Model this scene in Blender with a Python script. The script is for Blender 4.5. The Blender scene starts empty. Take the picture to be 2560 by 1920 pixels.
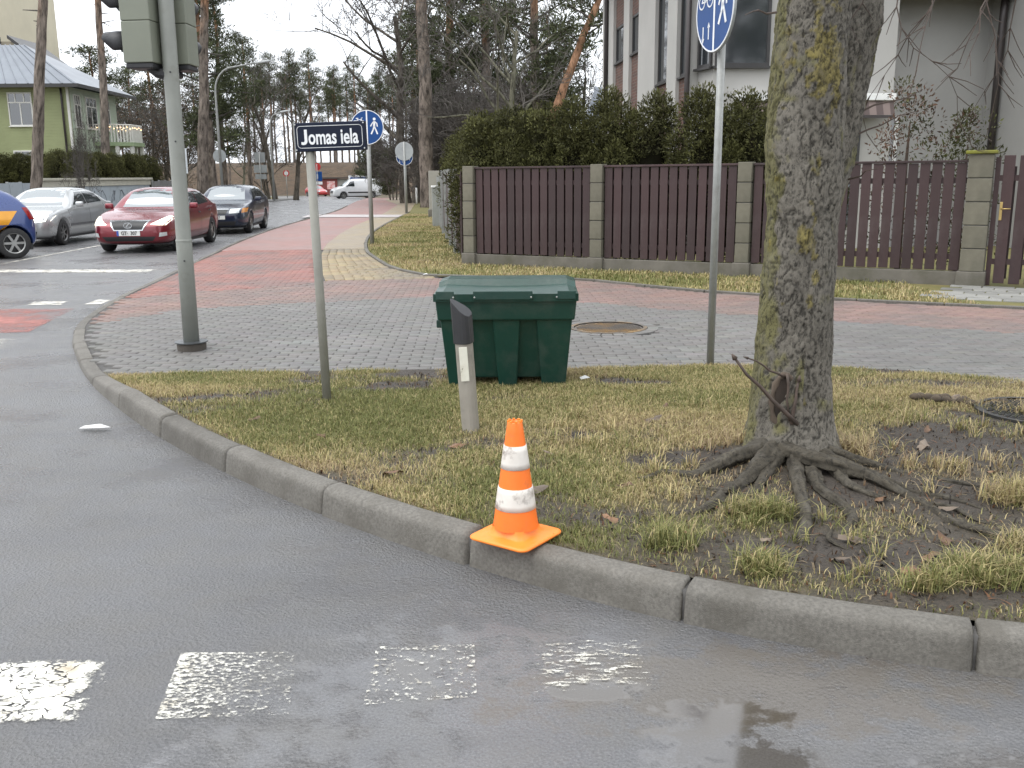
import bpy, bmesh, math, random
import numpy as np
from mathutils import Vector, Matrix
from mathutils.bvhtree import BVHTree

scene = bpy.context.scene
col = scene.collection
R = math.radians
PI = math.pi

# ---------------------------------------------------------------- camera
cam_data = bpy.data.cameras.new('camera')
cam_data.sensor_width = 36.0
cam_data.lens = 33.36
cam_data.clip_start = 0.05
cam_data.clip_end = 2000.0
cam = bpy.data.objects.new('camera', cam_data)
col.objects.link(cam)
cam.matrix_world = (Matrix.Translation((0, 0, 1.6)) @ Matrix.Rotation(PI / 2 - math.atan(450 / 2050), 4, 'X')
                    @ Matrix.Rotation(-0.0095, 4, 'Z'))
scene.camera = cam

# ---------------------------------------------------------------- overcast sky
SUN_EL, SUN_AZ = R(66), R(-120)
world = bpy.data.worlds.new('World')
scene.world = world
world.use_nodes = True
wn, wl = world.node_tree.nodes, world.node_tree.links
wn.clear()
sky = wn.new('ShaderNodeTexSky')
sky.sky_type = 'NISHITA'
sky.sun_disc = False
sky.sun_elevation = SUN_EL
sky.sun_rotation = SUN_AZ
sky.air_density = 1.0
sky.dust_density = 6.0
sky.ozone_density = 1.0
hs = wn.new('ShaderNodeHueSaturation')
hs.inputs['Saturation'].default_value = 0.1
mx = wn.new('ShaderNodeMix')
mx.data_type = 'RGBA'
mx.inputs['Factor'].default_value = 0.8
mx.inputs[7].default_value = (11.2, 11.7, 12.4, 1)       # even cloud layer
bg = wn.new('ShaderNodeBackground')
bg.inputs['Strength'].default_value = 0.1
wo = wn.new('ShaderNodeOutputWorld')
wl.new(sky.outputs[0], hs.inputs['Color'])
wl.new(hs.outputs[0], mx.inputs[6])
wl.new(mx.outputs[2], bg.inputs['Color'])
wl.new(bg.outputs[0], wo.inputs[0])

sun_data = bpy.data.lights.new('sun', 'SUN')
sun_data.energy = 1.0
sun_data.angle = R(60)
sun_data.color = (1.0, 0.975, 0.94)
sun = bpy.data.objects.new('sun', sun_data)
col.objects.link(sun)
sd = Vector((math.sin(SUN_AZ) * math.cos(SUN_EL), math.cos(SUN_AZ) * math.cos(SUN_EL), math.sin(SUN_EL)))
sun.rotation_euler = sd.to_track_quat('Z', 'Y').to_euler()

scene.view_settings.view_transform = 'Standard'
scene.view_settings.look = 'None'
scene.view_settings.gamma = 1.0
scene.view_settings.use_curve_mapping = False
scene.view_settings.exposure = 0.86
scene.render.engine = 'CYCLES'
scene.cycles.max_bounces = 6
scene.cycles.use_denoising = True

# ---------------------------------------------------------------- helpers
rng = random.Random(7)
nrng = np.random.default_rng(11)


def smooth01(t):
    t = np.clip(t, 0, 1)
    return t * t * (3 - 2 * t)


def hash2(i, j, s):
    h = np.sin(i * 127.1 + j * 311.7 + s * 74.7) * 43758.5453
    return h - np.floor(h)


def vnoise(x, y, s=0.0):
    x = np.asarray(x, float); y = np.asarray(y, float)
    i, j = np.floor(x), np.floor(y)
    u, v = smooth01(x - i), smooth01(y - j)
    a = hash2(i, j, s) * (1 - u) + hash2(i + 1, j, s) * u
    b = hash2(i, j + 1, s) * (1 - u) + hash2(i + 1, j + 1, s) * u
    return a * (1 - v) + b * v


def fbm(x, y, s=0.0, o=4):
    t, a, n = 0, .5, 0
    for k in range(o):
        t = t + a * vnoise(np.asarray(x) * 2 ** k, np.asarray(y) * 2 ** k, s + k * 3.1)
        n += a; a *= .5
    return t / n


def tag(o, label=None, cat=None, group=None, kind=None):
    if label: o['label'] = label
    if cat: o['category'] = cat
    if group: o['group'] = group
    if kind: o['kind'] = kind
    return o


def thing(name, label, cat, loc=(0, 0, 0), rz=0.0, group=None):
    o = bpy.data.objects.new(name, None)
    o.empty_display_size = .2
    col.objects.link(o)
    o.location = loc
    o.rotation_euler = (0, 0, rz)
    return tag(o, label, cat, group)


def copy_tree(o, parent=None):
    c = o.copy()
    col.objects.link(c)
    if parent is not None:
        c.parent = parent
    for ch in o.children:
        copy_tree(ch, c)
    return c


def link(name, me, mat, parent=None, loc=None, rz=None):
    o = bpy.data.objects.new(name, me)
    col.objects.link(o)
    if mat is not None and not me.materials:
        me.materials.append(mat)
    if parent is not None: o.parent = parent
    if loc is not None: o.location = loc
    if rz is not None: o.rotation_euler = (0, 0, rz)
    return o


def np_mesh(name, V, Fc, cols=None, smooth=False):
    """V (n,3), Fc (m,k) one face size; cols (n,3)"""
    me = bpy.data.meshes.new(name)
    V = np.ascontiguousarray(V, np.float32); Fc = np.ascontiguousarray(Fc, np.int32)
    k = Fc.shape[1]
    me.vertices.add(len(V)); me.vertices.foreach_set('co', V.ravel())
    me.loops.add(Fc.size); me.loops.foreach_set('vertex_index', Fc.ravel())
    me.polygons.add(len(Fc))
    me.polygons.foreach_set('loop_start', np.arange(0, Fc.size, k, dtype=np.int32))
    if smooth:
        me.polygons.foreach_set('use_smooth', np.ones(len(Fc), bool))
    me.update(calc_edges=True)
    if cols is not None:
        a = me.color_attributes.new('col', 'FLOAT_COLOR', 'POINT')
        c4 = np.ones((len(V), 4), np.float32); c4[:, :3] = cols
        a.data.foreach_set('color', c4.ravel())
    return me


class MB:
    def __init__(s):
        s.v, s.f = [], []

    def add(s, vs, fs):
        n = len(s.v)
        s.v += [tuple(p) for p in vs]
        s.f += [tuple(i + n for i in f) for f in fs]
        return s

    def box(s, c, sz, rz=0.0, m=None):
        x, y, z = (t / 2 for t in sz)
        vs = [Vector(p) for p in ((-x, -y, -z), (x, -y, -z), (x, y, -z), (-x, y, -z), (-x, -y, z), (x, -y, z), (x, y, z), (-x, y, z))]
        mm = Matrix.Translation(c) @ (m if m is not None else Matrix.Rotation(rz, 4, 'Z'))
        return s.add([mm @ v for v in vs], [(3, 2, 1, 0), (4, 5, 6, 7), (0, 1, 5, 4), (1, 2, 6, 5), (2, 3, 7, 6), (3, 0, 4, 7)])

    def b2(s, x0, x1, y0, y1, z0, z1):
        return s.box(((x0 + x1) / 2, (y0 + y1) / 2, (z0 + z1) / 2), (abs(x1 - x0), abs(y1 - y0), abs(z1 - z0)))

    def tube(s, pts, rad, n=8, cap=True):
        P = [Vector(p) for p in pts]
        if not hasattr(rad, '__len__'): rad = [rad] * len(P)
        vs, fs = [], []
        ref = None
        for i, p in enumerate(P):
            d = (P[min(i + 1, len(P) - 1)] - P[max(i - 1, 0)])
            d = d.normalized() if d.length > 1e-9 else Vector((0, 0, 1))
            if ref is None:
                ref = Vector((1, 0, 0)) if abs(d.x) < .8 else Vector((0, 1, 0))
            a = (ref - d * ref.dot(d)).normalized()
            ref = a
            b = d.cross(a)
            for k in range(n):
                t = 2 * PI * k / n
                vs.append(p + (a * math.cos(t) + b * math.sin(t)) * rad[i])
        for i in range(len(P) - 1):
            for k in range(n):
                k2 = (k + 1) % n
                fs.append((i * n + k, i * n + k2, (i + 1) * n + k2, (i + 1) * n + k))
        if cap:
            fs.append(tuple(range(n - 1, -1, -1)))
            fs.append(tuple((len(P) - 1) * n + k for k in range(n)))
        return s.add(vs, fs)

    def lathe(s, prof, n=24, c=(0, 0, 0), axis='Z', cap=True):
        vs, fs = [], []
        for r, z in prof:
            for k in range(n):
                t = 2 * PI * k / n
                x, y = r * math.cos(t), r * math.sin(t)
                if axis == 'Z': p = (x + c[0], y + c[1], z + c[2])
                elif axis == 'Y': p = (x + c[0], z + c[1], -y + c[2])
                else: p = (z + c[0], x + c[1], y + c[2])
                vs.append(p)
        for i in range(len(prof) - 1):
            for k in range(n):
                k2 = (k + 1) % n
                fs.append((i * n + k, i * n + k2, (i + 1) * n + k2, (i + 1) * n + k))
        if cap:
            if prof[0][0] > 1e-6: fs.append(tuple(range(n - 1, -1, -1)))
            if prof[-1][0] > 1e-6: fs.append(tuple((len(prof) - 1) * n + k for k in range(n)))
        return s.add(vs, fs)

    def prism(s, poly, z0, z1, m=None):
        n = len(poly)
        vs = [Vector((x, y, z0)) for x, y in poly] + [Vector((x, y, z1)) for x, y in poly]
        if m is not None: vs = [m @ v for v in vs]
        fs = [tuple(range(n - 1, -1, -1)), tuple(range(n, 2 * n))] + [(i, (i + 1) % n, n + (i + 1) % n, n + i) for i in range(n)]
        return s.add(vs, fs)

    def stroke(s, pts, w, y=0.0, th=.002):
        """flat line of width w in the XZ plane facing -Y"""
        for (x0, z0), (x1, z1) in zip(pts[:-1], pts[1:]):
            d = Vector((x1 - x0, z1 - z0))
            if d.length < 1e-6: continue
            d.normalize(); e = d * w * .3; q = Vector((-d.y, d.x)) * w / 2
            ps = [(x0 - e.x - q.x, z0 - e.y - q.y), (x1 + e.x - q.x, z1 + e.y - q.y), (x1 + e.x + q.x, z1 + e.y + q.y), (x0 - e.x + q.x, z0 - e.y + q.y)]
            s.polyxz(ps, y, th)
        return s

    def polyxz(s, ps, y=0.0, th=.002):
        n = len(ps)
        vs = [(x, y - th, z) for x, z in ps] + [(x, y, z) for x, z in ps]
        return s.add(vs, [tuple(range(n)), tuple(range(2 * n - 1, n - 1, -1))] + [(i, n + i, n + (i + 1) % n, (i + 1) % n) for i in range(n)])

    def mesh(s, name, bevel=0.0, smooth=False, seg=2, ang=30):
        me = bpy.data.meshes.new(name)
        me.from_pydata(s.v, [], s.f)
        bm = bmesh.new(); bm.from_mesh(me)
        bmesh.ops.recalc_face_normals(bm, faces=bm.faces)
        if bevel:
            ed = [e for e in bm.edges if len(e.link_faces) == 2 and e.calc_face_angle(0) > R(ang)]
            bmesh.ops.bevel(bm, geom=ed, offset=bevel, segments=seg, affect='EDGES', profile=.5, clamp_overlap=True)
        bm.to_mesh(me); bm.free()
        if smooth:
            me.polygons.foreach_set('use_smooth', np.ones(len(me.polygons), bool))
        return me

    def build(s, name, mat, parent=None, bevel=0.0, smooth=False, loc=None, rz=None, seg=2, ang=30):
        return link(name, s.mesh(name, bevel, smooth, seg, ang), mat, parent, loc, rz)


# ---------------------------------------------------------------- materials
MATS = {}


def newmat(name):
    m = bpy.data.materials.new(name)
    m.use_nodes = True
    MATS[name] = m
    nt = m.node_tree
    return m, nt, nt.nodes['Principled BSDF']


def N(nt, t, **k):
    n = nt.nodes.new(t)
    for a, b in k.items():
        if a in n.inputs: n.inputs[a].default_value = b
        else: setattr(n, a, b)
    return n


def ramp(nt, fac, stops):
    r = nt.nodes.new('ShaderNodeValToRGB')
    el = r.color_ramp.elements
    while len(el) > 1: el.remove(el[-1])
    for i, (p, c) in enumerate(stops):
        e = el[0] if i == 0 else el.new(p)
        e.position = p
        e.color = (c, c, c, 1) if not hasattr(c, '__len__') else (*c, 1)
    nt.links.new(fac, r.inputs[0])
    return r.outputs[0]


def mixc(nt, fac, a, b, mode='MIX'):
    m = nt.nodes.new('ShaderNodeMix'); m.data_type = 'RGBA'; m.blend_type = mode
    for sock, v in ((m.inputs[0], fac), (m.inputs[6], a), (m.inputs[7], b)):
        if hasattr(v, 'links') or isinstance(v, bpy.types.NodeSocket): nt.links.new(v, sock)
        elif hasattr(v, '__len__'): sock.default_value = (*v, 1)
        else: sock.default_value = v if sock.type == 'VALUE' else (v, v, v, 1)
    return m.outputs[2]


def math_(nt, op, a, b=0.0, clamp=False):
    m = nt.nodes.new('ShaderNodeMath'); m.operation = op; m.use_clamp = clamp
    for sock, v in ((m.inputs[0], a), (m.inputs[1], b)):
        if isinstance(v, bpy.types.NodeSocket): nt.links.new(v, sock)
        else: sock.default_value = v
    return m.outputs[0]


def pos(nt, kind='Object'):
    if kind == 'World':
        return nt.nodes.new('ShaderNodeNewGeometry').outputs['Position']
    return nt.nodes.new('ShaderNodeTexCoord').outputs[kind]


def noise_t(nt, vec, scale, detail=4.0, rough=.55, stretch=None):
    if stretch:
        mp = nt.nodes.new('ShaderNodeMapping'); mp.inputs['Scale'].default_value = stretch
        nt.links.new(vec, mp.inputs[0]); vec = mp.outputs[0]
    n = N(nt, 'ShaderNodeTexNoise', Scale=scale, Detail=detail, Roughness=rough)
    nt.links.new(vec, n.inputs['Vector'])
    return n.outputs['Fac']


def bump(nt, h, strength, dist=.01, normal=None):
    b = N(nt, 'ShaderNodeBump', Strength=strength, Distance=dist)
    nt.links.new(h, b.inputs['Height'])
    if normal is not None: nt.links.new(normal, b.inputs['Normal'])
    return b.outputs[0]


def mat(name, c1, c2=None, scale=6.0, rough=.6, bumpk=0.0, bscale=60.0, bdist=.004, metal=0.0, coords='Object', spec=.5, detail=5.0,
        stretch=None, dirt=None, dscale=3.0, dlo=.5, dhi=.7, rand=0.0, coat=0.0, ior=None, rvar=.1):
    if name in MATS: return MATS[name]
    m, nt, p = newmat(name)
    v = pos(nt, coords)
    c2 = c2 or tuple(t * .78 for t in c1)
    n = noise_t(nt, v, scale, detail, .6, stretch)
    f = ramp(nt, n, [(.32, 0.0), (.68, 1.0)])
    c = mixc(nt, f, c1, c2)
    if dirt:
        dn = ramp(nt, noise_t(nt, v, dscale, 7.0, .65), [(dlo, 0.0), (dhi, 1.0)])
        c = mixc(nt, dn, c, dirt)
    if rand:
        oi = nt.nodes.new('ShaderNodeObjectInfo')
        k = math_(nt, 'MULTIPLY_ADD', oi.outputs['Random'], 2 * rand); k.node.inputs[2].default_value = 1 - rand
        cc = nt.nodes.new('ShaderNodeCombineColor')
        for i in range(3): nt.links.new(k, cc.inputs[i])
        c = mixc(nt, 1.0, c, cc.outputs[0], 'MULTIPLY')
    nt.links.new(c, p.inputs['Base Color'])
    rr = math_(nt, 'MULTIPLY_ADD', n, rvar); rr.node.inputs[2].default_value = rough - rvar / 2
    nt.links.new(rr, p.inputs['Roughness'])
    p.inputs['Metallic'].default_value = metal
    p.inputs['Specular IOR Level'].default_value = spec
    if ior: p.inputs['IOR'].default_value = ior
    if coat:
        p.inputs['Coat Weight'].default_value = coat
        p.inputs['Coat Roughness'].default_value = .06
    if bumpk:
        nt.links.new(bump(nt, noise_t(nt, v, bscale, 5.0, .6, stretch), bumpk, bdist), p.inputs['Normal'])
    return m


def colmat(name, rough=.6, spec=.3, trans=0.0, bumpk=0.0, bscale=40.0, wear=None, grain=None):
    """colour comes from the mesh attribute 'col' (each blade, leaf or paver its own tint)"""
    m, nt, p = newmat(name)
    a = N(nt, 'ShaderNodeAttribute', attribute_name='col')
    c = a.outputs['Color']
    if wear:
        v = pos(nt, 'World')
        c = mixc(nt, ramp(nt, noise_t(nt, v, wear[0], 7.0, .65), [(.4, 0.0), (.75, 1.0)]), c, wear[1])
    if grain:
        gn = noise_t(nt, pos(nt, 'Object'), grain, 7.0, .7, (1, 1, .35))
        c = mixc(nt, 1.0, c, ramp(nt, gn, [(.36, .3), (.5, .95), (.65, 1.45)]), 'MULTIPLY')
    nt.links.new(c, p.inputs['Base Color'])
    p.inputs['Roughness'].default_value = rough
    p.inputs['Specular IOR Level'].default_value = spec
    if trans:
        t = nt.nodes.new('ShaderNodeBsdfTranslucent'); nt.links.new(c, t.inputs[0])
        ms = N(nt, 'ShaderNodeMixShader'); ms.inputs[0].default_value = trans
        nt.links.new(p.outputs[0], ms.inputs[1]); nt.links.new(t.outputs[0], ms.inputs[2])
        nt.links.new(ms.outputs[0], nt.nodes['Material Output'].inputs[0])
    if bumpk:
        nt.links.new(bump(nt, noise_t(nt, pos(nt, 'World'), bscale, 5.0), bumpk, .004), p.inputs['Normal'])
    return m


def emit(name, c, s):
    m, nt, p = newmat(name)
    p.inputs['Base Color'].default_value = (*c, 1)
    p.inputs['Emission Color'].default_value = (*c, 1)
    p.inputs['Emission Strength'].default_value = s
    p.inputs['Roughness'].default_value = .3
    return m


_tx = {}


def text_part(name, s, size, matl, parent, m, bold=0.0, sx=1.0, extrude=.001, cap=.73):
    """lettering in the local XZ plane, centred, facing -Y; m places it in the parent's space"""
    cu = bpy.data.curves.new('lettering', 'FONT')
    cu.body = s; cu.size = size; cu.align_x = 'CENTER'; cu.align_y = 'CENTER'
    cu.offset = bold; cu.extrude = extrude; cu.resolution_u = 3
    tmp = bpy.data.objects.new('lettering', cu)
    col.objects.link(tmp)
    dg = bpy.context.evaluated_depsgraph_get()
    me = bpy.data.meshes.new_from_object(tmp.evaluated_get(dg))
    bpy.data.objects.remove(tmp)
    me.materials.clear()
    me.transform(m @ Matrix.Rotation(PI / 2, 4, 'X') @ Matrix.Diagonal((sx, 1, 1, 1)))
    return link(name, me, matl, parent)
# ================================================================ materials of the setting
def make_asphalt():
    m, nt, p = newmat('wet_asphalt')
    v = pos(nt, 'World')
    fine = noise_t(nt, v, 120, 6.0, .75)
    vor = N(nt, 'ShaderNodeTexVoronoi', Scale=75.0); nt.links.new(v, vor.inputs['Vector'])
    big = noise_t(nt, v, .9, 6.0, .6)
    mid = noise_t(nt, v, 4.5, 5.0, .6)
    c = mixc(nt, ramp(nt, fine, [(.3, 0.0), (.7, 1.0)]), (.048, .048, .052), (.185, .184, .188))
    st_n = ramp(nt, noise_t(nt, v, 260, 2.0, .5), [(.66, 0.0), (.72, 1.0)])
    c = mixc(nt, math_(nt, 'MULTIPLY', st_n, .5), c, (.32, .31, .30))
    tr_ = ramp(nt, noise_t(nt, v, .8, 5.0, .6, (1.0, 2.4, 1)), [(.38, .0), (.66, .55)])
    c = mixc(nt, tr_, c, (.075, .074, .077))
    c = mixc(nt, ramp(nt, mid, [(.4, 0.0), (.75, .55)]), c, (.115, .108, .096))
    # mud washed along the gutter and puddle hollows
    sx = N(nt, 'ShaderNodeSeparateXYZ'); nt.links.new(v, sx.inputs[0])

    def spot(x, y, rx, ry, soft=1.0):
        dx = math_(nt, 'DIVIDE', math_(nt, 'SUBTRACT', sx.outputs[0], x), rx)
        dy = math_(nt, 'DIVIDE', math_(nt, 'SUBTRACT', sx.outputs[1], y), ry)
        d = math_(nt, 'ADD', math_(nt, 'MULTIPLY', dx, dx), math_(nt, 'MULTIPLY', dy, dy))
        d = math_(nt, 'ADD', d, math_(nt, 'MULTIPLY', math_(nt, 'SUBTRACT', rag, .5), 4.2))
        return ramp(nt, d, [(.35, 1.0), (.35 + soft * .75, 0.0)])
    rag = noise_t(nt, v, 7.5, 7.0, .65)
    pud = spot(.62, 2.3, .26, .42)
    for a in ((.27, 2.74, .20, .07), (1.35, 2.25, .3, .16), (-.32, 2.86, .13, .1)):
        pud = math_(nt, 'MAXIMUM', pud, spot(*a))
    mud = spot(.75, 2.75, .9, .3, 2.0)
    wet = spot(.2, 2.6, 1.25, .72, 2.6)
    c = mixc(nt, math_(nt, 'MULTIPLY', mud, .6), c, (.10, .083, .062))
    c = mixc(nt, math_(nt, 'MULTIPLY', pud, .55), c, (.045, .036, .026))
    nt.links.new(c, p.inputs['Base Color'])
    r = ramp(nt, big, [(.36, .17), (.5, .32), (.66, .50)])
    r = mixc(nt, math_(nt, 'MULTIPLY', wet, .75), r, .15)
    r = mixc(nt, pud, r, .08)
    nt.links.new(r, p.inputs['Roughness'])
    p.inputs['Specular IOR Level'].default_value = 1.0
    h = math_(nt, 'ADD', math_(nt, 'MULTIPLY', vor.outputs['Distance'], .7), fine)
    k = math_(nt, 'SUBTRACT', math_(nt, 'SUBTRACT', 1.0, math_(nt, 'MULTIPLY', wet, .66)), math_(nt, 'MULTIPLY', pud, .62))
    b = N(nt, 'ShaderNodeBump', Distance=.009)
    nt.links.new(h, b.inputs['Height']); nt.links.new(math_(nt, 'MULTIPLY', k, .9), b.inputs['Strength'])
    nt.links.new(b.outputs[0], p.inputs['Normal'])
    return m


def make_paint(name, c, lo, hi, scale=14.0, stretch=(1, 1, 1), rough=.45, fade=None, dirt=(.30, .25, .17), crack=0.0, edge=.35):
    """worn road paint: flakes missing by noise so that the asphalt shows"""
    m, nt, p = newmat(name)
    v = pos(nt, 'World')
    n = noise_t(nt, v, scale, 8.0, .72, stretch)
    if fade:                                          # wear grows along x
        sx = N(nt, 'ShaderNodeSeparateXYZ'); nt.links.new(v, sx.inputs[0])
        w = math_(nt, 'MULTIPLY', math_(nt, 'SUBTRACT', sx.outputs[0], fade[0]), fade[1])
        n = math_(nt, 'SUBTRACT', n, w)
    at_ = N(nt, 'ShaderNodeAttribute', attribute_name='col')
    ed = math_(nt, 'MULTIPLY', math_(nt, 'SUBTRACT', 1.0, at_.outputs['Fac']), edge)
    n = math_(nt, 'SUBTRACT', n, ed)
    n = math_(nt, 'ADD', n, math_(nt, 'MULTIPLY', math_(nt, 'SUBTRACT', noise_t(nt, v, 95, 6.0, .75), .5), .45))
    if crack:
        vo = N(nt, 'ShaderNodeTexVoronoi', Scale=crack, feature='DISTANCE_TO_EDGE')
        wv_ = mixc(nt, .12, v, N(nt, 'ShaderNodeTexNoise', Scale=9.0).outputs['Color']); nt.links.new(wv_, vo.inputs['Vector'])
        n = math_(nt, 'SUBTRACT', n, ramp(nt, vo.outputs['Distance'], [(.0, .3), (.04, 0.0)]))
    k = ramp(nt, n, [(lo, 0.0), (hi, 1.0)])
    d = ramp(nt, noise_t(nt, v, 7, 6.0), [(.5, 0.0), (.72, .8)])
    nt.links.new(mixc(nt, d, c, dirt), p.inputs['Base Color'])
    p.inputs['Roughness'].default_value = rough
    nt.links.new(bump(nt, noise_t(nt, v, 110, 5.0), .5, .004), p.inputs['Normal'])
    t = nt.nodes.new('ShaderNodeBsdfTransparent')
    ms = nt.nodes.new('ShaderNodeMixShader')
    nt.links.new(k, ms.inputs[0]); nt.links.new(t.outputs[0], ms.inputs[1]); nt.links.new(p.outputs[0], ms.inputs[2])
    nt.links.new(ms.outputs[0], nt.nodes['Material Output'].inputs[0])
    return m


def make_soil():
    m, nt, p = newmat('wet_soil')
    v = pos(nt, 'World')
    n = noise_t(nt, v, 3.2, 7.0, .65)
    f = noise_t(nt, v, 60, 6.0, .7)
    c = mixc(nt, ramp(nt, f, [(.3, 0.0), (.7, 1.0)]), (.022, .018, .015), (.085, .068, .052))
    at_ = N(nt, 'ShaderNodeAttribute', attribute_name='col')
    c = mixc(nt, math_(nt, 'MULTIPLY', at_.outputs['Fac'], .85), c, mixc(nt, ramp(nt, f, [(.35, 0.0), (.65, 1.0)]), (.12, .11, .045), (.27, .215, .10)))
    nt.links.new(c, p.inputs['Base Color'])
    nt.links.new(ramp(nt, n, [(.3, .48), (.6, .85)]), p.inputs['Roughness'])
    nt.links.new(bump(nt, math_(nt, 'ADD', f, n), .9, .02), p.inputs['Normal'])
    return m


ASPHALT = make_asphalt()
SOIL = make_soil()
TURF = mat('turf', (.10, .105, .03), (.17, .14, .05), scale=2.5, rough=.9, bumpk=.6, bscale=25, bdist=.03, coords='World')
FARGROUND = mat('leaf_litter', (.10, .075, .045), (.055, .05, .025), scale=.5, rough=.95, bumpk=.5, bscale=4, bdist=.1, coords='World')
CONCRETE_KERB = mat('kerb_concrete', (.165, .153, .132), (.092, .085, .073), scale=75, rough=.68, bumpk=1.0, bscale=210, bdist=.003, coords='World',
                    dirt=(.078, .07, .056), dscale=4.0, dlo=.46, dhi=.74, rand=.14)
MORTAR = mat('joint_sand', (.10, .095, .09), (.06, .058, .055), scale=30, rough=.95, coords='World')
PAVER = colmat('paver_stone', rough=.62, spec=.4, bumpk=.5, bscale=90, wear=(.8, (.125, .12, .113)))

# ================================================================ ground, road
KP = [(12, 2.2), (8, 2.2), (6, 2.24), (4.4, 2.33), (3.4, 2.43), (2.45, 2.58), (1.51, 2.82), (.62, 3.19), (-.18, 3.72), (-.93, 4.36), (-1.6, 5.05),
      (-2.24, 5.81), (-2.86, 6.66), (-3.45, 7.56), (-4.02, 8.6), (-4.5, 9.6), (-4.9, 10.7), (-5.3, 12.5), (-5.68, 15.2), (-6.24, 19.4), (-6.92, 24.6),
      (-7.55, 31.6), (-8.3, 45.5), (-9.95, 59.8), (-11.2, 70), (-12.6, 82), (-14.4, 96), (-18, 112), (-26, 130)]


def catmull(P, n=12):
    P = [np.array(p, float) for p in P]
    P = [2 * P[0] - P[1]] + P + [2 * P[-1] - P[-2]]
    out = []
    for i in range(1, len(P) - 2):
        for k in range(n):
            t = k / n
            a, b, c, d = P[i - 1:i + 3]
            out.append(.5 * (2 * b + (c - a) * t + (2 * a - 5 * b + 4 * c - d) * t * t + (3 * b - a - 3 * c + d) * t ** 3))
    out.append(P[-2])
    return np.array(out)


def resample(C, step):
    s = np.concatenate([[0], np.cumsum(np.linalg.norm(np.diff(C, axis=0), axis=1))])
    q = np.arange(0, s[-1], step)
    return np.stack([np.interp(q, s, C[:, k]) for k in range(C.shape[1])], 1), q


KC = catmull(KP)
KS, KSq = resample(KC, .05)
KT = np.gradient(KS, axis=0); KT /= np.linalg.norm(KT, axis=1)[:, None]
KN = np.stack([KT[:, 1], -KT[:, 0]], 1)            # points to the pavement side


def terr(y):
    return -.8 * smooth01((np.asarray(y, float) - 45) / 90)


def kerb_line(off):
    return KS + KN * off


def x_right(y):                                        # right edge of the main road
    k = np.argsort(KS[:, 1]); return np.interp(y, KS[k, 1], KS[k, 0])


def x_left(y):
    return np.interp(y, [-30, 15, 25, 45, 72, 82, 94, 110, 130], [-60, -14.5, -15.2, -16.6, -18.2, -19.2, -20.6, -25, -34])


# one sheet to the horizon
gy = np.concatenate([np.linspace(-60, 40, 9), np.linspace(45, 150, 36), np.linspace(170, 900, 10)])
gx = np.linspace(-600, 600, 41)
V = np.array([(x, y, float(terr(y)) - .04) for y in gy for x in gx])
nx = len(gx)
F = np.array([(j * nx + i, j * nx + i + 1, (j + 1) * nx + i + 1, (j + 1) * nx + i) for j in range(len(gy) - 1) for i in range(nx - 1)])
tag(link('ground', np_mesh('ground', V, F), FARGROUND), 'flat leaf-strewn ground reaching to the horizon', kind='structure')

ys = np.concatenate([np.linspace(-25, 14, 14), np.linspace(15, 130, 70)])
V, F = [], []
for y in ys:
    xl = -60 if y < 14.6 else float(x_left(y))
    xr = 30 if y < 9 else float(x_right(y)) + .12
    for t in np.linspace(0, 1, 9):
        V.append((xl + (xr - xl) * t, y, float(terr(y))))
F = [(j * 9 + i, j * 9 + i + 1, j * 9 + i + 10, j * 9 + i + 9) for j in range(len(ys) - 1) for i in range(8)]
road = tag(link('road', np_mesh('road', np.array(V), np.array(F)), ASPHALT), 'wet grey asphalt road of the street and its junction', kind='structure')


def kerb_h(s):                                         # dropped kerb along the paving
    q = np.interp(s, KSq, KS[:, 0])
    return np.interp(-q, [2.72, 3.5, 5.8, 6.6], [.14, .05, .05, .08])


kerb = bpy.data.objects.new('kerb', None); col.objects.link(kerb)
tag(kerb, 'weathered concrete kerb curving round the grass corner', kind='structure')
KPROF = [(0, -.06, 0), (.006, .3, 1), (.012, .62, 1), (.016, .76, 1), (.022, .85, 1), (.032, .92, 1), (.045, .965, 1), (.06, .988, 1), (.076, .996, 1), (.082, .998, 1), (.112, 1.0, 1), (.118, 1.0, 1), (.118, -.3, 1)]
# start of each stone, found from the joints one can see
s0 = float(KSq[np.argmin(np.abs(KS[:, 0] - 1.50) + np.abs(KS[:, 1] - 2.83))])
starts = [s0 + .97 * k for k in range(-10, 56)]
mb_bed = MB()
for s in starts:
    if s < 0 or s > KSq[-1] - 1.5: continue
    L = .97
    mb = MB()
    NS = 16
    st = [s + .005, s + .014] + list(np.linspace(s + .05, s + L - .05, NS - 4)) + [s + L - .014, s + L - .005]
    jz, jo = rng.uniform(-.006, .006), rng.uniform(-.006, .006)
    for j, q in enumerate(st):
        c = np.array([np.interp(q, KSq, KS[:, k]) for k in (0, 1)]); n = np.array([np.interp(q, KSq, KN[:, k]) for k in (0, 1)])
        h = float(kerb_h(q)) + jz; ins = (.009 + rng.random() ** 3 * .02) if j in (0, NS - 1) else 0
        zt = float(terr(c[1]))
        for o, f, _ in KPROF:
            nz = .0032 * (float(fbm(q * 9, o * 40 + f * 3, 71, 4)) - .5) if f > 0 else 0
            oo = o + jo + (ins if o < .1 else 0) + nz
            p = c + n * oo
            mb.v.append((p[0], p[1], zt + (h - (ins if f > .4 else 0) + nz) * f))
    k = len(KPROF)
    for j in range(NS - 1):
        for i in range(k - 1):
            mb.f.append((j * k + i, (j + 1) * k + i, (j + 1) * k + i + 1, j * k + i + 1))
    mb.f.append(tuple(range(k))); mb.f.append(tuple(range(NS * k - 1, (NS - 1) * k - 1, -1)))
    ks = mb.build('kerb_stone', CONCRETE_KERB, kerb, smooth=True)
    for pl_ in ks.data.polygons:
        if len(pl_.vertices) > 4: pl_.use_smooth = False
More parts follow.
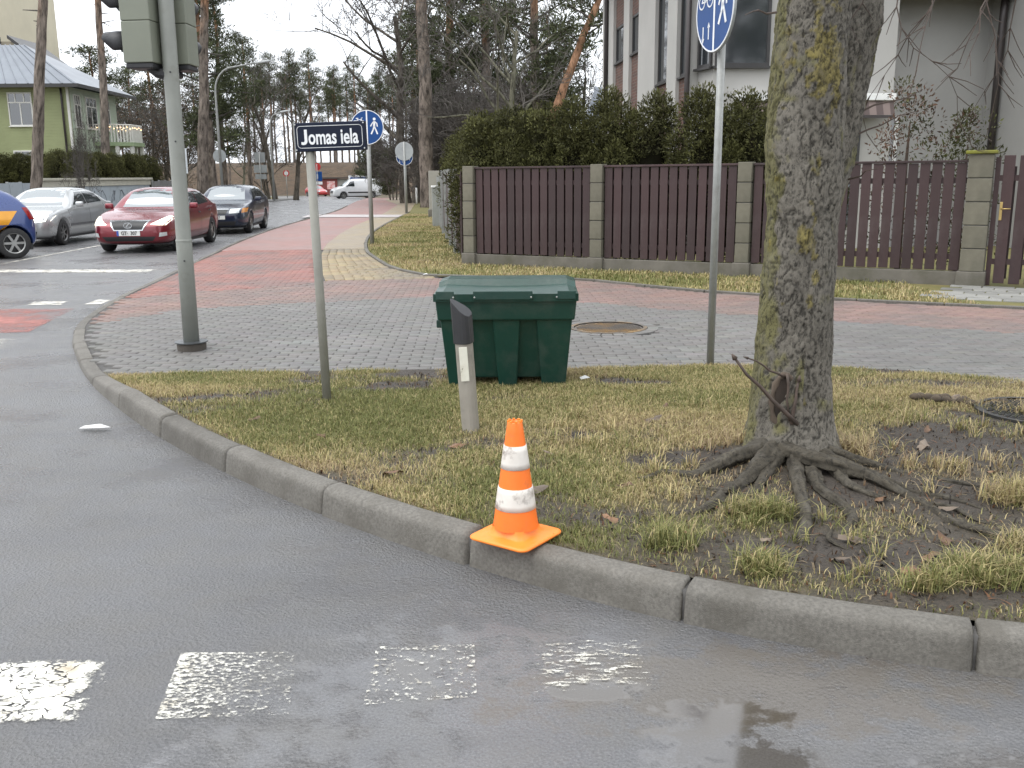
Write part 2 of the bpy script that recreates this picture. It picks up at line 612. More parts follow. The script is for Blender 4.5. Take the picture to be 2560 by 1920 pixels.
# dark bed behind the joints
B = kerb_line(.03); B2 = kerb_line(.105)
sel = np.arange(0, int(66 / .05), 5)
V, F = [], []
for i in sel:
    h = float(kerb_h(KSq[i])) - .025
    z = float(terr(KS[i, 1]))
    V += [(*B[i], z - .02), (*B[i], z + h), (*B2[i], z + h)]
F = [(3 * i + a, 3 * i + 3 + a, 3 * i + 4 + a, 3 * i + 1 + a) for i in range(len(sel) - 1) for a in (0, 1)]
link('kerb_bed', np_mesh('kerb_bed', np.array(V), np.array(F)), MORTAR, kerb)

# ================================================================ paving
PZ = .06
GP = [(-3.45, 7.42), (-3.16, 7.44), (-2.64, 7.51), (-1.89, 7.53), (-.77, 7.57), (.46, 7.53), (1.65, 7.62), (2.6, 7.5), (3.11, 7.36), (3.82, 6.92), (5.5, 6.1), (8, 4.9), (12, 3.2)]
GREYP = [(-4.75, 9.9), (-4.46, 10.55), (-3.98, 11.4), (-2.94, 11.85), (-.94, 12.4), (.79, 11.8), (2.1, 10.83), (4.97, 9.09), (8, 7.3), (12, 5.2)]
PINKR = [(-5.25, 12.4), (-4.55, 13.1), (-3.1, 13.98), (-2.87, 14.5), (-1.2, 14.75), (1.02, 14.25), (2.45, 12.7), (3.96, 11.7), (5.9, 10.7), (8, 9.6), (12, 7.6)]
YR = [(-1.2, 14.85), (-2.1, 16.38), (-3.04, 20.0), (-3.52, 22.9), (-3.9, 26.6), (-4.2, 32), (-4.48, 41.9), (-5.2, 55), (-7.4, 68), (-9.5, 82)]
YL = [(-2.87, 14.55), (-3.3, 16.4), (-3.75, 18.6), (-4.33, 22.3), (-4.75, 26.6), (-5.04, 30.5), (-5.5, 42), (-6.4, 55), (-8.6, 68), (-10.7, 82)]


def fx(P, x):
    P = np.array(P); return np.interp(x, P[:, 0], P[:, 1])


def fy(P, y):
    P = np.array(P); k = np.argsort(P[:, 1]); return np.interp(y, P[k, 1], P[k, 0])


def pave_z(x, y):
    return PZ + terr(y)


pavement = MB()
V, F = [], []
for y in np.concatenate([np.linspace(3, 20, 35), np.linspace(22, 96, 38)]):
    a = float(x_right(y)) + .09 if y > 3 else 12
    if y < 7.45: a = float(np.interp(-y, -np.array([p[1] for p in GP[6:]][::1]), [p[0] for p in GP[6:]])) + .02
    b = 14 if y < 9 else (14 if y < 12 else float(fy(YR[:], max(y, 14.8))) + .02)
    if 12 <= y < 14.8: b = max(b, 4)
    V += [(a, y, float(terr(y)) + PZ - .018), (b, y, float(terr(y)) + PZ - .018)]
F = [(2 * i, 2 * i + 1, 2 * i + 3, 2 * i + 2) for i in range(len(V) // 2 - 1)]
pavement = tag(link('pavement', np_mesh('pavement', np.array(V), np.array(F)), MORTAR), 'block paved footway and red cycle path round the corner', kind='structure')

C_GREY, C_PINK, C_RED, C_YEL = (.150, .144, .135), (.205, .135, .115), (.255, .118, .098), (.265, .205, .115)
bricks = []   # x, y, rot, lx, ly, colour
MH = (1.0, 9.68)                                       # manhole in the paving


def lay(ang, sx, sy, x0, x1, y0, y1, test):
    ca, sa = math.cos(ang), math.sin(ang)
    for j in range(int((y1 - y0) / sy)):
        for i in range(int((x1 - x0) / sx)):
            u = x0 + (i + .5 * (j % 2)) * sx; w = y0 + j * sy
            x, y = u * ca - w * sa, u * sa + w * ca
            c = test(x, y)
            if c is not None and (x - MH[0]) ** 2 + (y - MH[1]) ** 2 > .52 ** 2:
                bricks.append((x, y, ang, sx - .008, sy - .008, c))


def t_grey(x, y):
    if abs(x) > .62 * y + .5 or x > 9: return None
    if y < fx(GP, x) - .05 and x > -3.5 or y > fx(GREYP, x): return None
    if x < x_right(y) + .21: return None
    return C_GREY


def t_pink(x, y):
    if abs(x) > .62 * y + .5 or x > 9: return None
    if y <= fx(GREYP, x) or y > fx(PINKR, x): return None
    if x < x_right(y) + .21: return None
    return C_PINK


def t_red(x, y):
    if y > 21 or y <= fx(PINKR, x): return None
    if x < x_right(y) + .21 or x > fy(YL, y) - .1 or (y < 14.55 and x > -2.9): return None
    return C_RED


lay(R(2), .20, .10, -8, 12, 5, 14, t_grey)
lay(R(2), .20, .10, -8, 12, 5, 17, t_pink)
lay(R(7), .20, .10, -8, 6, 10, 24, t_red)
# yellow band: courses follow the bend
yy = 14.6
while yy < 21:
    a, b = float(fy(YL, yy)), float(fy(YR, yy))
    a2, b2 = float(fy(YL, yy + .2)), float(fy(YR, yy + .2))
    n = max(4, int(round((b - a) / .155)))
    ang = math.atan2(a - a2, .2)
    for i in range(n):
        t = (i + .5) / n
        bricks.append((a + (b - a) * t, yy + .1, ang, (b - a) / n - .008, .192, C_YEL))
    yy += .2
bricks.sort(key=lambda b: b[0] ** 2 + b[1] ** 2)
print('pavers', len(bricks))


def tint(c, r):
    k = 1 + r.uniform(-.13, .13)
    return tuple(max(0, t * k * (1 + r.uniform(-.03, .03))) for t in c)


def stain(x, y):
    return .88 + .24 * float(fbm(x * .9, y * .9, 5))


pm = {}
V, F, Cc = [], [], []
for i, (x, y, a, lx, ly, c) in enumerate(bricks):
    c = tint(tuple(t * stain(x, y) for t in c), rng)
    z = float(pave_z(x, y)) + rng.uniform(-.0025, .0025)
    ca, sa = math.cos(a), math.sin(a)
    e = .006
    pts = []
    for ex, zz in ((0, -.03), (0, -.005), (e, 0)):
        for sx, sy in ((-1, -1), (1, -1), (1, 1), (-1, 1)):
            u, w = sx * (lx / 2 - ex), sy * (ly / 2 - ex)
            pts.append((u * ca - w * sa, u * sa + w * ca, zz))
    fs = [(0, 1, 5, 4), (1, 2, 6, 5), (2, 3, 7, 6), (3, 0, 4, 7), (4, 5, 9, 8), (5, 6, 10, 9), (6, 7, 11, 10), (7, 4, 8, 11), (8, 9, 10, 11)]
    if i < 300:
        me = np_mesh('paver', np.array(pts), np.array(fs), np.tile(c, (12, 1)))
        link('paver', me, PAVER, pavement, (x, y, z))
    else:
        n = len(V)
        V += [(p[0] + x, p[1] + y, p[2] + z) for p in pts]
        F += [tuple(q + n for q in f) for f in fs]
        Cc += [c] * 12
o = link('paver_field', np_mesh('paver_field', np.array(V), np.array(F), np.array(Cc)), PAVER, pavement)
o['kind'] = 'stuff'


def make_brickpath(name, c1, c2):
    m, nt, p = newmat(name)
    b = N(nt, 'ShaderNodeTexBrick', Scale=1.0)
    b.inputs['Color1'].default_value = (*c1, 1); b.inputs['Color2'].default_value = (*c2, 1)
    b.inputs['Mortar'].default_value = (.12, .1, .09, 1)
    b.inputs['Mortar Size'].default_value = .008; b.inputs['Brick Width'].default_value = .2; b.inputs['Row Height'].default_value = .1
    nt.links.new(pos(nt, 'World'), b.inputs['Vector'])
    n = ramp(nt, noise_t(nt, pos(nt, 'World'), .7, 5.0), [(.35, 0.0), (.7, .5)])
    nt.links.new(mixc(nt, n, b.outputs[0], (.2, .18, .17)), p.inputs['Base Color'])
    p.inputs['Roughness'].default_value = .55
    return m


def strip(name, f0, f1, y0, y1, n, dz, matl, parent=None, label=None):
    V = []
    for y in np.linspace(y0, y1, n):
        for x in (f0(y), f1(y)): V.append((float(x), y, float(terr(y)) + dz))
    F = [(2 * i, 2 * i + 1, 2 * i + 3, 2 * i + 2) for i in range(n - 1)]
    o = link(name, np_mesh(name, np.array(V), np.array(F)), matl, parent)
    if label: tag(o, label, kind='structure')
    return o


strip('cycle_path', lambda y: x_right(y) + .10, lambda y: fy(YL, y), 20.9, 96, 40, PZ - .004, make_brickpath('red_path', C_RED, (.33, .16, .14)), None,
      'red block cycle path running away beside the road')
strip('footpath', lambda y: fy(YL, y) + .004, lambda y: fy(YR, y) + .002, 20.9, 96, 40, PZ - .002, make_brickpath('yellow_path', C_YEL, (.33, .26, .16)), None,
      'yellow block footpath beside the grass strip')
# pale raised driveway band across the path
mb = MB(); mb.add([(-8.3, 38.2, PZ + .012), (-4.3, 37.4, PZ + .012), (-4.35, 39.6, PZ + .012), (-8.5, 41, PZ + .012)], [(0, 1, 2, 3)])
tag(mb.build('driveway', mat('pale_concrete', (.42, .38, .37), (.36, .33, .32), rough=.5, coords='World')), 'pale wet driveway band crossing the red path', kind='structure')

# thin edging stones between yellow path and grass, and along the fence grass
edging = bpy.data.objects.new('path_edging', None); col.objects.link(edging)
tag(edging, 'thin concrete edging between paving and the fence grass', kind='structure')
EC, _ = resample(catmull([(9.5, 8.95), (5.9, 10.72), (3.96, 11.72), (2.45, 12.75), (1.02, 14.28), (0, 14.75), (-1.15, 14.9), (-2.02, 16.38), (-2.6, 18.4), (-3.0, 20.0), (-3.46, 22.9), (-3.86, 26.6), (-4.15, 32), (-4.43, 41.9)]), .98)
for a, b in zip(EC[:-1], EC[1:]):
    d = b - a; l = np.linalg.norm(d); c = (a + b) / 2
    MB().box((0, 0, 0), (l - .012, .07, .16)).build('edging_stone', CONCRETE_KERB, edging, bevel=.008, loc=(c[0], c[1], PZ - .05), rz=math.atan2(d[1], d[0]))

# ---- painted markings (worn), each a sheet on the asphalt
PW = (.72, .70, .62)
paint_a = make_paint('zebra_paint_kept', PW, .33, .45, 13, dirt=(.30, .23, .13), crack=11.0)
paint_b = make_paint('zebra_paint_worn', PW, .44, .58, 42, fade=(-1.12, .36), edge=-.02, stretch=(1, 1.6, 1))
paint_c = make_paint('zebra_paint_flaked', PW, .57, .68, 30, edge=-.05, stretch=(1, 1.5, 1))
paint_d = make_paint('zebra_paint_scraped', PW, .53, .63, 11, stretch=(1, 4.5, 1), edge=.1)
paint_far = make_paint('line_paint', (.62, .60, .54), .36, .52, 5, edge=.25)
paint_red = make_paint('red_crossing_paint', (.36, .11, .085), .3, .6, 1.6, dirt=(.3, .13, .1), edge=.15)


def sheet(name, pts, matl, label, z=.004):
    n = 24
    q = np.array(pts, float); V, C = [], []
    for i in range(n + 1):
        for j in range(n + 1):
            u, v = i / n, j / n
            p = q[0] * (1 - u) * (1 - v) + q[1] * u * (1 - v) + q[2] * u * v + q[3] * (1 - u) * v
            e = min(1.0, min(u, v, 1 - u, 1 - v) * n / 3)
            V.append((p[0], p[1], z)); C.append((e, e, e))
    F = [(i * (n + 1) + j, (i + 1) * (n + 1) + j, (i + 1) * (n + 1) + j + 1, i * (n + 1) + j + 1) for i in range(n) for j in range(n)]
    return tag(link(name, np_mesh(name, np.array(V), np.array(F), np.array(C)), matl), label, kind='structure')


sheet('crossing_stripe_marking', [(-2.1, 2.57), (-1.29, 2.56), (-1.345, 2.98), (-2.2, 2.97)], paint_a, 'zebra stripe with most of its white paint kept')
sheet('crossing_stripe_marking', [(-1.09, 2.59), (-.69, 2.61), (-.75, 3.0), (-1.15, 3.0)], paint_b, 'half worn zebra stripe')
sheet('crossing_stripe_marking', [(-.47, 2.66), (-.12, 2.70), (-.14, 3.04), (-.48, 3.03)], paint_c, 'zebra stripe worn down to flakes at its corners')
sheet('crossing_stripe_marking', [(.06, 2.71), (.46, 2.76), (.45, 3.08), (.05, 3.06)], paint_d, 'zebra stripe near the kerb with scraped streaks of paint')
sheet('stop_line_marking', [(-10.5, 17.0), (-6.0, 16.62), (-6.15, 17.25), (-10.7, 17.6)], paint_far, 'white stop line across the lanes before the cars')
sheet('lane_line_marking', [(-10.0, 17.7), (-9.88, 17.7), (-10.6, 34), (-10.72, 34)], paint_far, 'thin white lane line between the waiting cars')
sheet('crossing_dash_marking', [(-6.35, 12.35), (-5.83, 12.32), (-5.95, 12.75), (-6.5, 12.78)], paint_far, 'white dash of the cycle crossing edge')
sheet('crossing_dash_marking', [(-7.6, 12.45), (-6.78, 12.4), (-6.9, 12.8), (-7.7, 12.85)], paint_far, 'white dash of the cycle crossing at the frame edge')
sheet('crossing_dash_marking', [(-5.62, 12.35), (-5.36, 12.35), (-5.42, 12.9), (-5.66, 12.95)], paint_far, 'short white dash of the cycle crossing by the kerb')
sheet('crossing_dash_marking', [(-6.2, 8.9), (-4.85, 9.0), (-5.0, 9.75), (-6.4, 9.7)], paint_d, 'scuffed white crossing block beside the red crossing')
sheet('crossing_surface_marking', [(-9, 10.0), (-5.2, 10.1), (-5.55, 12.0), (-9.3, 12.1)], paint_red, 'worn red surface of the cycle crossing', z=.003)
# ================================================================ corner verge with soil, turf and roots
KI = kerb_line(.122)
kk = np.argsort(KI[:, 0])


def y_kerb(x):
    return np.interp(x, KI[kk, 0], KI[kk, 1])


TREE = (1.46, 4.85)


def verge_z(x, y):
    x = np.asarray(x, float); y = np.asarray(y, float)
    up = fx(GP, x)
    t = smooth01((up - y) / 1.5)
    z = .062 + .066 * t
    e = smooth01((y - y_kerb(x)) / .25) * smooth01((up - y) / .2)
    z = z + e * (.03 * (fbm(x * 1.7, y * 1.7, 2) - .5) + .016 * (fbm(x * 9, y * 9, 4) - .5))
    d2 = ((x - TREE[0]) / .75) ** 2 + ((y - TREE[1]) / .75) ** 2
    return z + .06 * np.exp(-d2) * e


X0, X1 = -3.33, 12.0
xs = np.concatenate([np.arange(X0, 4.2, .035), np.arange(4.2, X1, .3)])
nv = 130
V = []
for x in xs:
    a, b = float(y_kerb(x)), float(fx(GP, x)) + .03
    y = np.linspace(a, max(b, a + .02), nv)
    V.append(np.stack([np.full(nv, x), y, verge_z(np.full(nv, x), y)], 1))
V = np.concatenate(V)
F = np.array([(i * nv + j, (i + 1) * nv + j, (i + 1) * nv + j + 1, i * nv + j + 1) for i in range(len(xs) - 1) for j in range(nv - 1)])
BARE = [(1.46, 4.6, .5, .38, 1), (1.0, 3.55, .55, .22, 1), (1.75, 3.5, .6, .25, .85), (2.35, 5.05, .55, .5, 1), (2.95, 5.6, .45, .35, 1), (3.1, 6.75, .9, .28, 1),
        (.38, 3.95, .28, .16, .9), (-.15, 5.15, .3, .13, .9), (.05, 4.75, .22, .12, .7), (1.9, 4.2, .5, .3, .9), (1.3, 4.1, .72, .5, .9), (.95, 4.1, .3, .2, .7), (1.15, 3.42, .85, .24, .9), (1.9, 3.12, .75, .22, .9), (1.6, 3.1, .7, .12, .8),
        (2.1, 3.85, .75, .42, .85), (2.7, 4.5, .8, .7, .95), (2.2, 3.0, .8, .25, .6), (-.75, 5.0, .3, .1, .6), (1.0, 5.4, .4, .12, .6), (-1.0, 7.35, .25, .1, .7), (2.4, 3.3, .6, .3, .6)]


def turf_density(x, y):
    d = smooth01((fbm(x * 1.3, y * 1.9, 8, 5) - .27) / .22)
    for bx, by, rx, ry, k in BARE:
        q = ((x - bx) / rx) ** 2 + ((y - by) / ry) ** 2 + 1.1 * (fbm(x * 4, y * 4, 21) - .5)
        d = d * (1 - k * np.exp(-np.clip(q, 0, 20) ** 1.5))
    d = d * (.55 + .45 * smooth01((y - y_kerb(x)) / .12))
    return d


tag(link('verge_ground', np_mesh('verge_ground', V, F, np.repeat(np.clip(turf_density(V[:, 0], V[:, 1]), 0, 1)[:, None], 3, 1), smooth=True), SOIL), 'muddy soil of the corner verge under the grass', kind='structure')


def blades(px, py, pz, length, width, cols, lean, seed):
    """thin bent blades: 5 points, 3 triangles each"""
    g = np.random.default_rng(seed)
    n = len(px)
    a = g.uniform(0, 2 * PI, n)
    dx, dy = np.cos(a), np.sin(a)
    wa = a + PI / 2 + g.uniform(-.6, .6, n)
    wx, wy = np.cos(wa) * width / 2, np.sin(wa) * width / 2
    le = length * lean * g.uniform(.3, 1.3, n)
    h = np.sqrt(np.clip(length ** 2 - (le * .8) ** 2, (length * .2) ** 2, None))
    P = np.zeros((n, 5, 3))
    P[:, 0] = np.stack([px - wx, py - wy, pz], 1); P[:, 1] = np.stack([px + wx, py + wy, pz], 1)
    mxx, myy, mz = px + dx * le * .35, py + dy * le * .35, pz + h * .62
    P[:, 2] = np.stack([mxx + wx * .8, myy + wy * .8, mz], 1); P[:, 3] = np.stack([mxx - wx * .8, myy - wy * .8, mz], 1)
    P[:, 4] = np.stack([px + dx * le, py + dy * le, pz + h * g.uniform(.55, 1.0, n)], 1)
    b = np.arange(n)[:, None] * 5
    Fc = np.concatenate([b + np.array([[0, 1, 2]]), b + np.array([[0, 2, 3]]), b + np.array([[3, 2, 4]])])
    C = np.repeat(cols[:, None, :], 5, 1)
    return P.reshape(-1, 3), Fc, C.reshape(-1, 3)


GRASS = colmat('grass_blade', rough=.6, spec=.25, trans=.2)
GREEN, OLIVE, STRAW, TAN = np.array((.165, .175, .06)), np.array((.27, .25, .10)), np.array((.45, .37, .19)), np.array((.35, .265, .16))


def grass_cols(x, y, g, dk=0.0):
    n = len(x)
    k = fbm(x * .8, y * 1.1, 31) + g.normal(0, .16, n) + .05 + dk + .10 * smooth01((y - 6.4) / .9)
    c = np.where((k < .38)[:, None], GREEN, np.where((k < .5)[:, None], OLIVE, np.where((k < .74)[:, None], STRAW, TAN)))
    return c * g.uniform(.7, 1.25, n)[:, None]


def turf(name, x0, x1, y0, y1, ntuft, per, test, zf, l0, l1, w, label, seed, spread=.035, lean=.75, dk=0.0):
    g = np.random.default_rng(seed)
    x = g.uniform(x0, x1, ntuft); y = g.uniform(y0, y1, ntuft)
    k = g.uniform(0, 1, ntuft) < test(x, y)
    x, y = x[k], y[k]
    x = np.repeat(x, per) + g.normal(0, spread, len(x) * per); y = np.repeat(y, per) + g.normal(0, spread, len(y) * per)
    k = test(x, y) > .04
    x, y = x[k], y[k]
    n = len(x)
    P, Fc, C = blades(x, y, zf(x, y) - .004, g.uniform(l0, l1, n), w * g.uniform(.7, 1.3, n), grass_cols(x, y, g, dk), lean, seed + 1)
    o = link(name, np_mesh(name, P, Fc, C), GRASS)
    return tag(o, label, 'grass', kind='stuff')


def in_verge(x, y):
    ok = (y > y_kerb(x) + .01) & (y < fx(GP, x) + .03 + .05 * (vnoise(x * 6, y * 0, 3) - .5)) & (x > X0 + .05) & (np.abs(x) < .6 * y + .6)
    return ok * turf_density(x, y)


turf('grass', -3.3, 5.2, 2.4, 7.7, 135000, 7, in_verge, verge_z, .02, .052, .0036, 'short yellow green winter grass on the corner verge', 5)


def sparse(x, y):
    ok = (y > y_kerb(x) + .02) & (y < fx(GP, x)) & (np.abs(x) < .6 * y + .6) & (x > .2)
    return ok * smooth01((fbm(x * 2.6, y * 2.6, 44) - .5) / .12) * .9


turf('coarse_grass', .2, 4.6, 2.4, 6.0, 650, 26, sparse, verge_z, .06, .13, .005, 'longer coarse grass tufts straggling over the muddy roots', 17, .025, .8)

TUFTS = [(1.08, 3.93, .13), (.93, 3.36, .09), (1.75, 3.28, .16), (1.5, 3.2, .08), (2.15, 3.2, .2), (.62, 3.62, .1), (2.0, 3.55, .08), (2.3, 4.1, .15), (1.75, 4.75, .1)]


def in_tufts(x, y):
    d = np.zeros_like(x)
    for a, b, r in TUFTS: d = np.maximum(d, np.exp(-(((x - a) / r) ** 2 + ((y - b) / (r * .7)) ** 2) ** 2))
    return d * (y > y_kerb(x) + .02)


turf('tussock_grass', .4, 2.6, 2.9, 5.0, 16000, 6, in_tufts, verge_z, .07, .15, .004, 'long drooping grass tussocks between the tree roots and the kerb', 77, .015, .9, -.02)

# ---- grass strip before the fence
FA, FD = np.array((-.69, 16.92)), np.array((6.28, 12.96))
FDIR = (FD - FA) / np.linalg.norm(FD - FA)
ECs = EC


def strip_in(x, y):
    fen = FA[1] + (x - FA[0]) * FDIR[1] / FDIR[0] + .1
    k = np.argsort(ECs[:, 0]); lo = np.interp(x, ECs[k, 0], ECs[k, 1])
    a = (x > -1.15) & (y > lo + .04) & (y < fen) & (x < 5.5)
    xr = np.interp(y, [14.9, 16.4, 18.4, 20, 22.9, 26.6, 32, 42], [-1.15, -2.02, -2.6, -3.0, -3.46, -3.86, -4.15, -4.43]) + .05
    b = (y > 14.9) & (x > xr) & (x < np.interp(y, [14.9, 16.9, 37], [-1.0, -.72, -2.75])) & (y < 40)
    return (a | b).astype(float)


V, F = [], []
for y in np.linspace(14.9, 60, 60):
    a = float(np.interp(y, [14.9, 16.4, 18.4, 20, 22.9, 26.6, 32, 42, 60], [-1.15, -2.02, -2.6, -3.0, -3.46, -3.86, -4.15, -4.43, -5.9])) + .03
    V += [(a, y, float(terr(y)) + .07), (6, y, float(terr(y)) + .07)]
n1 = len(V)
F = [(2 * i, 2 * i + 1, 2 * i + 3, 2 * i + 2) for i in range(n1 // 2 - 1)]
tag(link('fence_lawn_ground', np_mesh('fence_lawn_ground', np.array(V), np.array(F)), TURF), 'turf strip along the side fence', kind='structure')
V = []
k = np.argsort(ECs[:, 0])
for x in np.linspace(-1.15, 14, 70):
    lo = float(np.interp(x, ECs[k, 0], ECs[k, 1])) + .03
    V += [(x, lo, .072), (x, max(lo + .1, 20.0), .072)]
F = [(2 * i, 2 * i + 2, 2 * i + 3, 2 * i + 1) for i in range(len(V) // 2 - 1)]
tag(link('garden_lawn_ground', np_mesh('garden_lawn_ground', np.array(V), np.array(F)), TURF), 'turf strip between the paving and the plank fence', kind='structure')
turf('lawn_grass', -4.5, 5.6, 11, 40, 26000, 9, strip_in, lambda x, y: .07 + terr(y), .03, .09, .011, 'olive grass strip in front of the plank fence', 41, .08, .7, -.13)

# ================================================================ the big tree on the corner
def bark_mat():
    m, nt, p = newmat('bark')
    v = pos(nt, 'Object')
    a = N(nt, 'ShaderNodeAttribute', attribute_name='col')
    f = noise_t(nt, v, 60, 8.0, .75, (1, 1, .5))
    g = noise_t(nt, v, 9, 6.0, .65, (1, 1, .6))
    c = mixc(nt, ramp(nt, f, [(.40, .8), (.5, 0.0)]), a.outputs['Color'], (.022, .02, .017))
    c = mixc(nt, ramp(nt, g, [(.5, 0.0), (.7, .35)]), c, (.2, .185, .16))
    nt.links.new(c, p.inputs['Base Color'])
    p.inputs['Roughness'].default_value = .85
    p.inputs['Specular IOR Level'].default_value = .25
    nt.links.new(bump(nt, math_(nt, 'ADD', f, g), .9, .012), p.inputs['Normal'])
    return m


BARK = bark_mat()
tree = thing('street_tree', 'thick two-stemmed tree with mossy grey bark and yellow lichen on the corner verge', 'tree', (TREE[0], TREE[1], 0))
ROOT_A = [-2.75, -2.35, -1.95, -1.45, -1.0, -.45, .6, 2.4]        # directions of the flare lobes


def limb_mesh(name, Z, cx, cy, rr, seg, flare, seed, lichen=1.0, moss_side=PI):
    th = np.linspace(0, 2 * PI, seg, endpoint=False) + PI / 2
    T, ZZ = np.meshgrid(th, Z)
    r = np.interp(ZZ, Z, rr)
    if flare:
        lob = sum(np.exp(-((np.angle(np.exp(1j * (T - a)))) / .30) ** 2) for a in ROOT_A)
        r = r + np.exp(-(ZZ - .12) / .13) * (.02 + .10 * np.clip(lob, 0, 1.1))
    arc = np.angle(np.exp(1j * (T - PI / 2))) * .19
    n1 = fbm(arc * 9, ZZ * 6, seed, 4)
    n2 = fbm(arc * 24 + 3 * n1, ZZ * 12 + 2 * n1, seed + 5, 4)
    n4 = fbm(arc * 52 + 2 * n1, ZZ * 30, seed + 25, 4)
    crack = np.maximum(np.exp(-((n2 - .5) / .028) ** 2), .45 * np.exp(-((n4 - .5) / .022) ** 2))
    n3 = fbm(arc * 70, ZZ * 45, seed + 9, 3)
    r = r + .035 * (n1 - .5) + .006 * (n2 - .5) - .0075 * crack + .006 * (n3 - .5)
    X = np.interp(ZZ, Z, cx) + r * np.cos(T); Y = np.interp(ZZ, Z, cy) + r * np.sin(T)
    P = np.stack([X, Y, ZZ], -1).reshape(-1, 3)
    k = fbm(arc * 5, ZZ * 4, seed + 2, 5)
    C = np.array((.165, .15, .125)) * (.6 + .75 * k)[..., None] * (1 - .66 * crack)[..., None]
    left = np.exp(-(np.angle(np.exp(1j * (T - moss_side))) / .75) ** 2)
    mo = smooth01((fbm(arc * 12, ZZ * 9, seed + 13, 5) + .55 * left - .68) / .2)[..., None]
    C = C * (1 - .8 * mo) + np.array((.155, .145, .055)) * (1 - .6 * crack)[..., None] * .8 * mo
    if lichen:
        blob = np.zeros_like(ZZ)
        for a, z, ra, rz, w in ((-1.45, 2.12, .55, .24, 1.0), (-1.15, 1.98, .35, .18, .9), (-1.7, 2.38, .2, .14, .9), (-1.55, 2.5, .25, .2, .9), (-1.5, 1.6, .16, .08, .85), (-1.6, 1.42, .13, .12, .85),
                                (-1.75, 1.3, .3, .06, .9), (-1.7, 1.22, .3, .05, .9), (-1.55, .98, .12, .06, .9), (-2.5, 2.1, .5, .5, .45), (-2.6, 1.4, .5, .8, .35), (-1.5, .47, .1, .05, .8), (-1.4, 1.1, .14, .05, .9)):
            blob = np.maximum(blob, w * np.exp(-(np.angle(np.exp(1j * (T - a))) / ra) ** 2 - ((ZZ - z) / rz) ** 2))
        lk = fbm(arc * 26, ZZ * 26, seed + 17, 5)
        li = smooth01((blob + 1.5 * (lk - .5) - .52) / .16)[..., None] * lichen * .7
        C = C * (1 - li) + np.array((.22, .18, .045)) * ((.35 + 1.1 * n3) * (1 - .6 * crack))[..., None] * li
        P = P.reshape(*ZZ.shape, 3)
        P[..., 0] += np.cos(T) * li[..., 0] * .008 * n3; P[..., 1] += np.sin(T) * li[..., 0] * .008 * n3
        P = P.reshape(-1, 3)
    nz = len(Z)
    i, j = np.meshgrid(np.arange(nz - 1), np.arange(seg), indexing='ij')
    j2 = (j + 1) % seg
    Fc = np.stack([i * seg + j, i * seg + j2, (i + 1) * seg + j2, (i + 1) * seg + j], -1).reshape(-1, 4)
    return np_mesh(name, P, Fc, C.reshape(-1, 3), smooth=True)


Z = np.concatenate([np.arange(.02, 3.0, .0075), np.arange(3.0, 6.0, .1)])
tz = [0, .09, .34, .59, .84, 1.08, 1.31, 1.54, 1.76, 1.98, 2.2, 2.41, 3, 4.5, 6.0]
tx = [0, 0, 0, 0, .008, .012, .012, .012, 0, 0, .004, .012, .03, .15, .2]
tr = [.215, .21, .205, .198, .188, .178, .172, .18, .186, .183, .176, .168, .15, .11, .07]
link('trunk', limb_mesh('trunk', Z, np.interp(Z, tz, tx), np.interp(Z, [0, 3, 6], [0, 0, -.2]), np.interp(Z, tz, tr), 190, True, 3), BARK, tree)
Z2 = np.concatenate([np.arange(1.05, 3.0, .008), np.arange(3.0, 6.2, .1)])
link('side_stem', limb_mesh('side_stem', Z2, np.interp(Z2, [1.05, 1.4, 1.65, 1.88, 2.11, 2.43, 3, 4.5, 6.2], [.0, .12, .20, .25, .285, .325, .40, .74, 1.04]),
                            np.interp(Z2, [1.05, 1.7, 3, 6.2], [.06, .22, .33, .55]), np.interp(Z2, [1.05, 1.6, 2.4, 4.5, 6.2], [.12, .115, .12, .1, .06]), 130, False, 8, 0.0, PI * .1), BARK, tree)


def root_mesh(name, pts, rads, seed):
    C, q = resample(catmull([(*p, r) for p, r in zip(pts, rads)], 10), .012)
    seg = 18
    V, Cc = [], []
    for i, c in enumerate(C):
        d = C[min(i + 1, len(C) - 1), :3] - C[max(i - 1, 0), :3]
        d = d / (np.linalg.norm(d) + 1e-9)
        side = np.cross((0, 0, 1), d); side /= np.linalg.norm(side) + 1e-9
        up = np.cross(d, side)
        for k in range(seg):
            t = 2 * PI * k / seg
            nn = float(fbm(k * .9 + 3, q[i] * 7, seed, 3)) - .5
            r = c[3] * (1 + .75 * nn + .55 * (float(fbm(k * 1.9, q[i] * 22, seed + 3, 3)) - .5))
            V.append(c[:3] + side * math.cos(t) * r + up * math.sin(t) * r * .85)
            kcol = .8 + .7 * nn + .4 * float(vnoise(q[i] * 12, k, seed))
            Cc.append(np.array((.07, .061, .046)) * kcol * (.45 + 1.1 * float(fbm(k * 1.9, q[i] * 22, seed + 3, 3))))
    n = len(C)
    F = [(i * seg + k, i * seg + (k + 1) % seg, (i + 1) * seg + (k + 1) % seg, (i + 1) * seg + k) for i in range(n - 1) for k in range(seg)]
    return np_mesh(name, np.array(V), np.array(F), np.array(Cc), smooth=True)


def vz(x, y):
    return float(verge_z(x, y))


